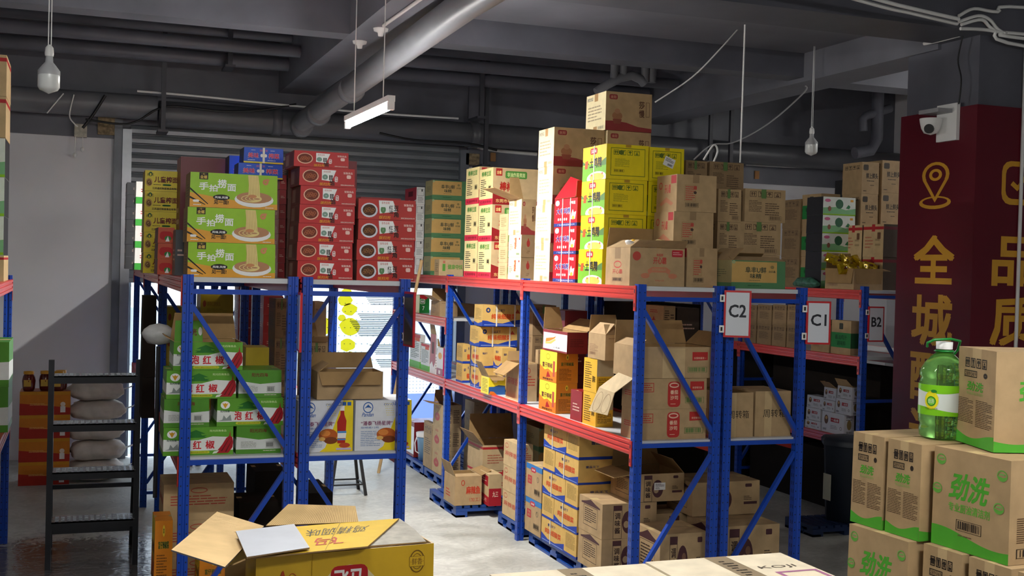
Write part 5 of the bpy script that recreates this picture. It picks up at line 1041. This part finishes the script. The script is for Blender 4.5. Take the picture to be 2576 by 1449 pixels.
cable([atZ(x, y, 4.493) for x, y in ((575, 124), (590, 111), (640, 115), (690, 122))], .012, WHITE, 'short white cable stub on the dark ceiling left of the beam')
# exposed patches on the header, junction box with pull cords
p = atY(272, 322, 12.74); o = MB().box((p.x-.10, 12.725, 3.33), (p.x+.08, 12.76, 3.52), mat('#8a7a5e', .9, .5, 30, bump=.6)).build('bare_masonry'); struct(o)
p = atY(1188, 402, 12.72); o = MB().box((p.x-.08, 12.70, p.z-.06), (p.x+.08, 12.76, p.z+.07), mat('#8a7a5e', .9, .5, 30, bump=.6)).build('bare_masonry'); struct(o)
for px, py in ((1241, 395), (1905, 440), (2127, 440)):
    p = atY(px, py, 12.74); struct(MB().box((p.x-.03, 12.74, p.z-.05), (p.x+.03, 12.76, p.z+.05), mat('#b08050', .8, .1)).build('masonry_patch'))
p = atY(203, 328, 12.7); t = empty('fan_switch', (p.x, p.y, p.z)); tag(t, 'old white pull-cord switch box hanging on the dark header', 'switch')
MB().box((-.06, -.05, -.07), (.06, .03, .06), mat('#b8b4a4', .6, .3, 20)).build('switch_box', t)
for dx, dz in ((-.05, .23), (.02, .17)): MB().tube([(dx, -.03, -.05), (dx, -.03, -dz)], .005, WHITE).lathe([(.001, -dz-.05), (.02, -dz-.035), (.02, -dz-.01), (.001, -dz)], (dx, -.03, 0), WHITE, 10).build('pull_cord', t)
cable([atY(x, y, 12.39) for x, y in ((186, 238), (175, 290), (188, 312), (196, 318))], .007, WHITE, 'white cord looping down to the pull-cord switch')
cable([atY(x, y, 12.39) for x, y in ((160, 235), (140, 258), (118, 285))], .007, WHITE, 'white wire loop left of the pull-cord switch')
cable([atY(x, y, 12.385) for x, y in ((265, 240), (240, 280), (222, 305), (208, 322))], .016, BLACK, 'black cable slanting over the pipe to the switch')
# ------------------------------------------------------------------ security camera
p = atX(2375, 318, 6.2); t = empty('security_camera', (6.2, p.y, p.z)); tag(t, 'white dome security camera on the red column', 'camera')
MB().box((-.03, -.17, -.12), (0, .05, .16), WHITE).box((-.16, -.12, .09), (-.0, .10, .12), mat('#9a9a9c', .4)).build('bracket', t)
MB().lathe([(.085, .05), (.08, .02), (.07, -.02), (.05, -.055), (.001, -.07)], (-.10, .03, 0), WHITE, 24).lathe([(.001, .06), (.085, .055), (.085, .05)], (-.10, .03, 0), WHITE, 24).build('dome', t)
MB().tube([(-.10, .03, -.02), (-.16, -.02, -.03)], .036, BLACK, 16).build('lens', t)
# ------------------------------------------------------------------ rack signs
def sign(loc, rz, w, h, txt, label, pc='#d8dce4'):
    t = empty('rack_sign', loc, rz); tag(t, label, 'sign', 'red framed rack signs')
    SR = mat('#c01a22', .35, 0); PL = mat(pc, .12, 0, spec=.8); e = .012
    mb = MB().box((0, 0, -h), (w, .012, 0), SR).build('frame', t)
    pm = MB(); pm.box((e, -.002, -h+e), (w-e, .0, -e), PL)
    art(pm, (e, -.002, -h+e), (w-e, -.002, -h+e), (w-e, -.002, -e), (e, -.002, -e), [] if not txt else [('t', txt, .12, .42, .88, .72, P('#2a2c34'), .03)]); pm.build('plate', t)
    for z in (-.05, -h+.05): MB().box((-.026, -.001, z-.022), (.004, .006, z+.022), WHITE).box((-.018, -.003, z-.012), (-.006, -.001, z+.012), BLACK).build('hook', t)
    return t
p = atY(1822, 730, 6.33); sign((p.x+.002, 6.33, p.z), -.45, .165, .29, 'C2', 'red framed sign with strong glare, between the two lit rack ends')
p = atY(2026, 757, 6.33); sign((p.x+.012, 6.33, p.z), -.25, .16, .275, 'C1', 'red framed rack sign reading C1')
p = atY(2186, 771, 8.27); sign((p.x, 8.27, p.z), 0, .16, .30, 'B2', 'red framed rack sign reading B2')
p = atY(748, 735, 6.255); sign((p.x+.003, 6.255, p.z), -1.66, .16, .31, '', 'red framed sign seen edge-on at the double posts')
p = atY(1013, 733, 6.26); sign((p.x+.01, 6.262, p.z), -1.5, .16, .30, '', 'red-framed sign, plate darkened as shade, turned side-on beside the middle aisle', '#3c3c44')  # dark plate colour stands for shade on this sign's face
# ------------------------------------------------------------------ bamboo pole, stool
o = MB().tube([(2.81, 11.31, .01), (3.085, 10.9, 2.13)], .017, mat('#c8a878', .6, .1)).build('bamboo_pole'); tag(o, 'pale wooden pole leaning at the far end of the aisle', 'pole')
t = empty('stool', (2.28, 10.42, 0)); tag(t, 'black stool seen under the shelf with white sauce cartons', 'stool')
BK = mat('#1a1a1c', .4, 0)
for sx, sy in ((-1, -1), (1, -1), (1, 1), (-1, 1)): MB().bar((sx*.16, sy*.15, 0), (sx*.09, sy*.09, .48), .026, .026, BK).build('leg', t)
for a, b in (((-1, -1), (1, -1)), ((1, -1), (1, 1)), ((1, 1), (-1, 1)), ((-1, 1), (-1, -1))): MB().bar((a[0]*.145, a[1]*.135, .1), (b[0]*.145, b[1]*.135, .1), .014, .014, BK).build('stretcher', t)
MB().lathe([(.001, .47), (.15, .47), (.16, .49), (.15, .51), (.001, .512)], (0, 0, 0), BK, 20).build('seat', t)
# ------------------------------------------------------------------ step ladder
LM = mat('#3c3e42', .42, .1, metal=.6); TR = mat('#a0a4a8', .25, .1, 30, metal=.9, bump=.3)
t = empty('step_ladder', (-.168, 8.3, 0)); tag(t, 'dark steel step ladder with patterned treads beside the left rack', 'ladder')
W = .55
for x in (0, W): MB().box((x-.018, -.02, 0), (x+.018, .02, 1.39 if x else 1.39), LM).build('side_rail', t)
for x in (0, W): MB().bar((x, .62, 0), (x, .05, 1.34), .03, .03, LM).build('rear_leg', t)
for i, z in enumerate((1.285, .965, .645, .315)):
    mb = MB().box((.018, -.04+.05*i*0, z-.05), (W-.018, -.03, z), LM).box((.018, -.04, z-.008), (W-.018, .17, z), TR)
    for k in range(14):
        for j in range(5):
            x = .04+k*.037; mb.box((x, -.03+j*.04, z), (x+.022, -.024+j*.04, z+.003), TR)
    mb.build('tread', t)
for z in (.47, .12): MB().bar((0, .62*(1-z/1.34), z), (W, .62*(1-z/1.34), z), .02, .03, LM).build('cross_brace', t)
# ------------------------------------------------------------------ wall side stock: oil cartons, jars, sacks
FB('chef', 48, 178, 985, 11.35, .3, 0, 4, 'orange and red oil carton', 'the stack against the white wall', group='orange oil cartons')
for i, (x, y) in enumerate(((-.42, 11.42), (-.28, 11.45), (-.15, 11.50), (-.17, 11.40))):
    zt = atY(110, 985, 11.35).z+.003
    t = empty('chilli_jar', (x, y, zt)); tag(t, 'dark red glass jar with yellow lid, %s on the oil cartons' % ['leftmost', 'second', 'hindmost', 'front right'][i], 'jar', 'jars on the oil cartons')
    MB().lathe([(.001, 0), (.045, 0), (.052, .02), (.058, .09), (.05, .13), (.04, .15)], (0, 0, 0), mat('#5a160a', .12, .1), 16).build('jar_body', t)
    MB().lathe([(.046, .15), (.046, .175), (.001, .178)], (0, 0, 0), mat('#d89a28', .4, 0), 16).build('lid', t)
    MB().box((-.04, -.057, .04), (.02, -.053, .1), P('#c8a040')).build('jar_label', t)
rn = random.Random(3); SK = mat('#cfc6bc', .6, .12, 12, bump=.3)
for i in range(5):
    z = .095+i*.185; mb = MB(); N, Mm = 24, 12; vs = []; w, d, h = .24, .18, .09
    for a in range(Mm+1):
        ph = -math.pi/2+math.pi*a/Mm
        for b in range(N):
            th = 2*math.pi*b/N; c = math.copysign(abs(math.cos(th))**.6, math.cos(th)); s = math.copysign(abs(math.sin(th))**.6, math.sin(th))
            k = abs(math.cos(ph))**.6; wob = 1+.06*math.sin(5*th+i)+.05*math.sin(7*ph+3*th+i)+.03*math.sin(11*th-5*ph)
            vs.append((w*c*k*wob, d*s*k*wob, h*math.copysign(abs(math.sin(ph))**.8, math.sin(ph))*(1+.12*math.sin(3*th+i*2)*k)))
    mb.add(vs, [(a*N+b, a*N+(b+1) % N, (a+1)*N+(b+1) % N, (a+1)*N+b) for a in range(Mm) for b in range(N)], SK, True)
    mb.add([(w*.95, -.05, .0), (w+.07, -.07, .03), (w+.09, .0, .045), (w+.06, .07, .02), (w*.95, .05, 0)], [(0, 1, 2, 3, 4)], WHITE)
    o = mb.build('flour_sack', None, (.16+.015*(i % 2), 11.55, z+.005)); tag(o, 'pale flour sack, %s of the pile by the wall' % ordn(5, 4-i), 'sack', 'pale flour sacks')
# plastic bowl bag and loose items left rack
t = MB().lathe([(.001, -.09), (.06, -.075), (.085, -.03), (.092, .0), (.08, .03), (.05, .06), (.001, .075)], (0, 0, 0), mat('#c8cac8', .25, .1, 20, bump=.4), 20).build('plastic_bag', None, tuple(atY(399, 838, 6.9))); t.scale = (1, .8, .75)
tag(t, 'puffed white plastic bag tied on a stand left of the green cartons', 'bag')
MB().tube([(0, 0, -.1), (.0, .02, -1.25)], .012, LM).build('stand_rod', t)
p = atY(610, 850, 7.2); t = MB().lathe([(.001, -.0), (.11, .02), (.13, .08), (.10, .17), (.03, .26), (.001, .27)], (0, 0, 0), mat('#9a9690', .3, .2, 12, bump=.5), 14).build('plastic_bag', None, (p.x, p.y+.1, ZM+.30)); t.scale = (1, 1, .9)
tag(t, 'crumpled translucent plastic bag behind the topmost green carton', 'bag')
place('dkbrown', p.x-.15, p.x+.15, 7.1, 7.5, ZM, 1, .29, 'dark carton in shade', 'under the crumpled plastic bag')
# edge rack at far left
XF = -1.04
place('rtape', XF, -.47, 8.35, 8.85, 1.9, 1, .17, 'brown carton', 'under the green cartons at the left edge'); place('gw', XF, -.475, 8.35, 8.85, 2.072, 3, .255, 'green carton', 'the stack at the left photo edge', group='green cartons at left edge')
_mc.clear()
place('rtape', XF, -.475, 8.35, 8.85, 2.84, 2, .27, 'brown red-edged carton', 'the pair crowning the left edge stack', group='red-edged cartons')
place('green', XF, -.50, 7.75, 8.25, 1.9, 4, .22, 'green and white carton', 'the nearer stack at the left photo edge', group='green cartons at left edge')
place('greenend', XF, -.43, 8.4, 8.9, .9, 2, .30, 'dark green carton', 'the pair under the left edge shelf', group='dark green cartons at left edge')
place('dkred', XF, -.50, 7.8, 8.2, .9, 1, .35, 'dark red carton', 'on the left edge shelf')
place('mw', XF, -.52, 8.3, 8.8, 0, 3, .24, 'red and white carton', 'the floor stack at the left photo edge', group='floor cartons at left edge')
# ------------------------------------------------------------------ snack bags, green roll
rn = random.Random(11); b0 = bx[0]; 
for i in range(16):
    s = rn.uniform(.05, .075); mb = MB(); u = (i % 6)/5-.5; v = (i//6)/2-.5; vs = []; n = 7
    for a in range(n+1):
        for b in range(n+1):
            x, y = (a/n-.5)*2, (b/n-.5)*2; bul = (1-x**4)*(1-y**4)*.45+.05*math.sin(4*x+3*y+i)
            vs.append((x*s*1.1, y*s*.8, bul*s))
    bot = [(x, y, -z*.6) for x, y, z in vs]; N = (n+1)**2
    fs = [(a*(n+1)+b, (a+1)*(n+1)+b, (a+1)*(n+1)+b+1, a*(n+1)+b+1) for a in range(n) for b in range(n)]
    mb.add(vs, fs, mat('#c8a81c', .14, .25, 25, metal=.5)); mb.add(bot, [f[::-1] for f in fs], mat('#c8a81c', .14, .25, 25, metal=.5))
    mb.add([(x*.5, y*.45, z+.002) for x, y, z in vs], fs, mat('#5a3020', .2, .2, 30))
    o = mb.build('snack_bag', None, (b0.location.x+u*.34, b0.location.y+v*.18, b0.location.z+.15+.05*(i//6)+rn.uniform(0, .05))); o.rotation_euler = (rn.uniform(.2, 1.3), rn.uniform(-.6, .6), rn.uniform(-1, 1))
    tag(o, 'shiny yellow snack bag heaped in the open box beside the column', 'snack bag', 'yellow snack bags in the open box')
o = MB().tube([(6.33, 9.46, ZT+.01), (6.33, 9.38, ZT+.03), (6.34, 9.2, ZT+.03), (6.33, 9.08, ZT+.015)], [.02, .045, .05, .02], mat('#3f6a58', .25, .3, 30, bump=.6), 12).build('green_bag')
tag(o, 'crinkled green plastic bag lying beside the open green seasoning carton', 'bag')
# waybill, handle hole: details on selected cartons
# ------------------------------------------------------------------ foreground: detergent cartons
DG = 'green printed detergent cartons'; zb = [0, .31, .62, .93, 1.24]
def det(s, x0, x1, y0, y1, lvl, n, desc, where, rz=.06, **k): return place(s, x0, x1, y0, y1, .31*lvl, n, .31, desc, where, group=DG, rz=rz, **k)
det('jxend', 2.50, 2.80, 3.205, 3.365, 4, 1, 'tall narrow detergent carton', 'leftmost, below the green bottle')
det('jxend', 2.515, 2.815, 3.04, 3.20, 4, 1, 'tall narrow detergent carton', 'second from left, touching the big one')
det('jx', 2.565, 2.87, 2.715, 3.03, 4, 1, 'big-lettered detergent carton with barcode', 'at the right, under the tall one')
det('jxend', 2.88, 3.18, 2.72, 3.03, 4, 1, 'detergent carton', 'behind the big-lettered one')
det('jxend', 2.83, 3.13, 3.05, 3.36, 4, 1, 'detergent carton', 'rear, behind the two narrow ones')
tt = place('jxend', 2.66, 2.92, 2.80, 3.06, 1.552, 1, .31, 'tall detergent carton', 'standing on top, right of the green bottle', group=DG, rz=-.28)
det('jx', 2.475, 2.80, 3.045, 3.335, 3, 1, 'big-lettered detergent carton', 'lower left, below the narrow pair')
det('jxend', 2.53, 2.82, 2.86, 3.03, 3, 1, 'narrow detergent carton', 'lower row, directly under the big one')
det('jxend', 2.55, 2.84, 2.68, 2.85, 3, 1, 'narrow detergent carton', 'lower row, near the right edge')
det('jxend', 2.565, 2.85, 2.50, 2.67, 3, 1, 'narrow detergent carton', 'lower row, cut by the right photo edge', rz=.10)
det('jx', 2.48, 2.84, 2.55, 3.33, 0, 3, 'detergent carton', 'the base below the photo edge', rz=.04); det('jx', 2.86, 3.2, 2.5, 3.36, 0, 4, 'detergent carton', 'the rear base of the detergent pile', rz=.0)
# bottle
c = atZ(2356, 1100, 1.553); t = empty('detergent_bottle', (c.x+.02, c.y, 1.553)); tag(t, 'large bright green bottle of dish liquid with white cap and handle', 'bottle')
def glassy(name, col, rough, alpha):
    m = bpy.data.materials.new(name); m.use_nodes = True; b = m.node_tree.nodes['Principled BSDF']; b.inputs['Base Color'].default_value = (*col, 1)
    b.inputs['Roughness'].default_value = rough; b.inputs['Transmission Weight'].default_value = alpha; b.inputs['IOR'].default_value = 1.33; return m
BG = glassy('green_liquid', (.42, 1, .25), .04, .92); rB = .076
prof = [(.001, 0), (.062, 0), (.072, .006), (.074, .03), (.070, .045), (.076, .055), (.076, .07), (.0755, .185), (.070, .20), (.076, .207), (.074, .222), (.060, .248), (.042, .268), (.028, .28), (.022, .288), (.022, .298)]
MB().lathe(prof, (0, 0, 0), BG, 40).build('bottle_body', t)
LW = mat('#dfeae4', .3, 0); LG = mat('#7fcf1c', .3, 0); lb = MB(); N = 24
def lab(z0, z1, a0, a1, m, r, wave=None):
    vs = []; n = 20
    for i in range(n+1):
        a = a0+(a1-a0)*i/n
        for j, z in enumerate((z0, z1)):
            zz_ = z+(wave[j](i/n) if wave else 0); vs.append((r*math.cos(a), r*math.sin(a), zz_))
    lb.add(vs, [(2*i, 2*i+2, 2*i+3, 2*i+1) for i in range(n)], m, True)
A0, A1 = math.radians(140), math.radians(325)
lab(.078, .178, A0, A1, LW, .0772); lab(.078, .098, A0, A1, LG, .0776, (lambda s: 0, lambda s: .008*math.sin(5*s+1))); lab(.158, .178, A0, A1, LG, .0776, (lambda s: .008*math.sin(5*s+2.5), lambda s: 0))
def dot(ac, zc, rr, m, r, n=18, sq=1):
    lb.add([(r*math.cos(ac+rr*math.cos(2*math.pi*i/n)/r), r*math.sin(ac+rr*math.cos(2*math.pi*i/n)/r), zc+sq*rr*math.sin(2*math.pi*i/n)) for i in range(n)], [tuple(range(n))], m)
ac = math.radians(203)
dot(ac, .128, .024, P('#e8e01c'), .079, sq=1.25); dot(ac, .125, .016, P('#1f8a2c'), .0795); dot(ac, .125, .0125, P('#7fd03c'), .0799); dot(ac+.1, .158, .010, P('#1f7a2c'), .0795, sq=.5)
v, f = glyphs('劲洗', 0); lb.add([(.0804*math.cos(ac+(x-.5)*.26), .0804*math.sin(ac+(x-.5)*.26), .118+.014*y) for x, y in v], f, WHITE)
v, f = glyphs('专业厨油洗洁精', 0); lb.add([(.0804*math.cos(ac+(x-.5)*.55), .0804*math.sin(ac+(x-.5)*.55), .098+.006*y) for x, y in v], f, P('#7a6a10'))
for i in range(6): lb.box((.062+.0015*i, -.05, .108), (.0625+.0015*i, -.049, .125), BLACK) if 0 else None
lb.build('label', t)
MB().lathe([(.026, .294), (.027, .318), (.001, .32)], (0, 0, 0), WHITE, 24).build('cap', t)
hp = [(.024*math.cos(a), .024*math.sin(a), .29) for a in (0,)]
MB().tube([(-.07, 0, .302), (-.078, -.01, .315), (-.06, -.022, .326), (0, -.03, .329), (.045, -.022, .322), (.056, 0, .292), (.05, .01, .276)], .0045, mat('#157a30', .3, 0), 8).lathe([(.028, .284), (.034, .287), (.028, .291)], (0, 0, 0), mat('#157a30', .3, 0), 20).build('handle', t)
# foreground: yellow carton, flaps, sheets
yb = place('feima', .425, .935, 3.115, 3.445, .98, 1, .32, 'yellow seasoning carton, open, red emblem and stamp', 'in the foreground', rz=.10, flaps=[('F', .0001, 0)])
for ch in list(yb[0].children): bpy.data.objects.remove(ch)
yo = yb[0]; inv = (Matrix.Translation(yo.location) @ Matrix.Rotation(yo.rotation_euler.z, 4, 'Z')).inverted()
def rp(x, y, P0, n):
    d = ray(x, y); return O+d*((Vector(P0)-O).dot(Vector(n))/d.dot(Vector(n)))
def fl(pts, m, m2=KIN, t=.004, els=None, ridges=0):
    q = [inv @ (rp(p[0], p[1], *p[2]) if isinstance(p[2], tuple) else atZ(*p)) for p in pts]; mb = MB(); mb.plate(q, t, m, m2)
    if els: art(mb, q[0], q[1], q[2], q[3], els)
    for i in range(ridges):
        a, b_ = (i+.3)/ridges, (i+.55)/ridges; n_ = (q[1]-q[0]).cross(q[3]-q[0]).normalized()*.0012
        mb.add([q[0].lerp(q[1], a)+n_, q[0].lerp(q[1], b_)+n_, q[3].lerp(q[2], b_)+n_, q[3].lerp(q[2], a)+n_], [(0, 1, 2, 3)], K3)
    return mb.build('flap', yo)
YF = mat('#cfab20', .6, .06, 20)
fl([(632, 1403, 1.312), (925, 1374, 1.312), (1004, 1304, 1.312), (596, 1336, 1.312)], YF, els=[('t', '鸡精调味', .42, .55, .84, .82, P('#3a3a30'), .01, 'i'), ('t', '飞马', .50, .2, .74, .46, P('#b04028'), .02, 'i'), ('r', .26, 0, .265, 1, P('#8a7418')), ('r', .62, 0, .625, 1, P('#8a7418'))])
fl([(930, 1373, 1.306), (1072, 1362, 1.306), (1044, 1332, 1.306), (1005, 1304, 1.306)], mat('#a09c90', .6, .2, 30))
H0 = atZ(785, 1318, 1.312); PB = (H0, (0, -.42, .9))
fl([(669, 1322, PB), (902, 1313, PB), (894, 1273, PB), (725, 1268, PB)], kraft('#c4a874'), ridges=46)
H1 = atZ(619, 1404, 1.300); PL_ = (H1, (.16, .0, 1))
fl([(431, 1383, PL_), (566, 1426, PL_), (664, 1323, PL_), (546, 1287, PL_)], kraft('#cdb080'), mat('#5a5a60', .6, .1))
fl([(566, 1427, 1.283), (617, 1405, 1.305), (614, 1500, 1.12), (566, 1520, 1.10)], kraft('#cdb080'))
q = [atZ(x, y, 1.322) for x, y in ((621, 1401), (779, 1377), (740, 1318), (593, 1336))]
t = MB().plate(q, .004, mat('#b4b8c0', .6, .06), K3).build('paper_sheet'); tag(t, 'grey white card sheet lying on the yellow carton', 'card')
for i, (x0, x1) in enumerate(((.40, .93),)): place('dkyel', x0, x1, 3.1, 3.45, .0, 3, .3265, 'yellow carton', 'the base under the open yellow carton', group='base cartons under the yellow one', rz=.10)
# white topped cartons
wn_ = place('whitek', 1.433, 1.862, 2.40, 2.81, 1.02, 1, .28, 'pale taped carton with purple print', 'right one along the bottom edge')
wm = place('whitek', .985, 1.430, 2.38, 2.795, 1.02, 1, .28, 'pale taped carton with purple print', 'left one along the bottom edge')
place('whitek', 1.0, 1.42, 2.40, 2.80, 0, 3, .34, 'pale carton', 'the base under the left pale carton', group='base pale cartons'); place('whitek', 1.44, 1.86, 2.40, 2.80, 0, 3, .34, 'pale carton', 'the base under the right pale carton', group='base pale cartons')
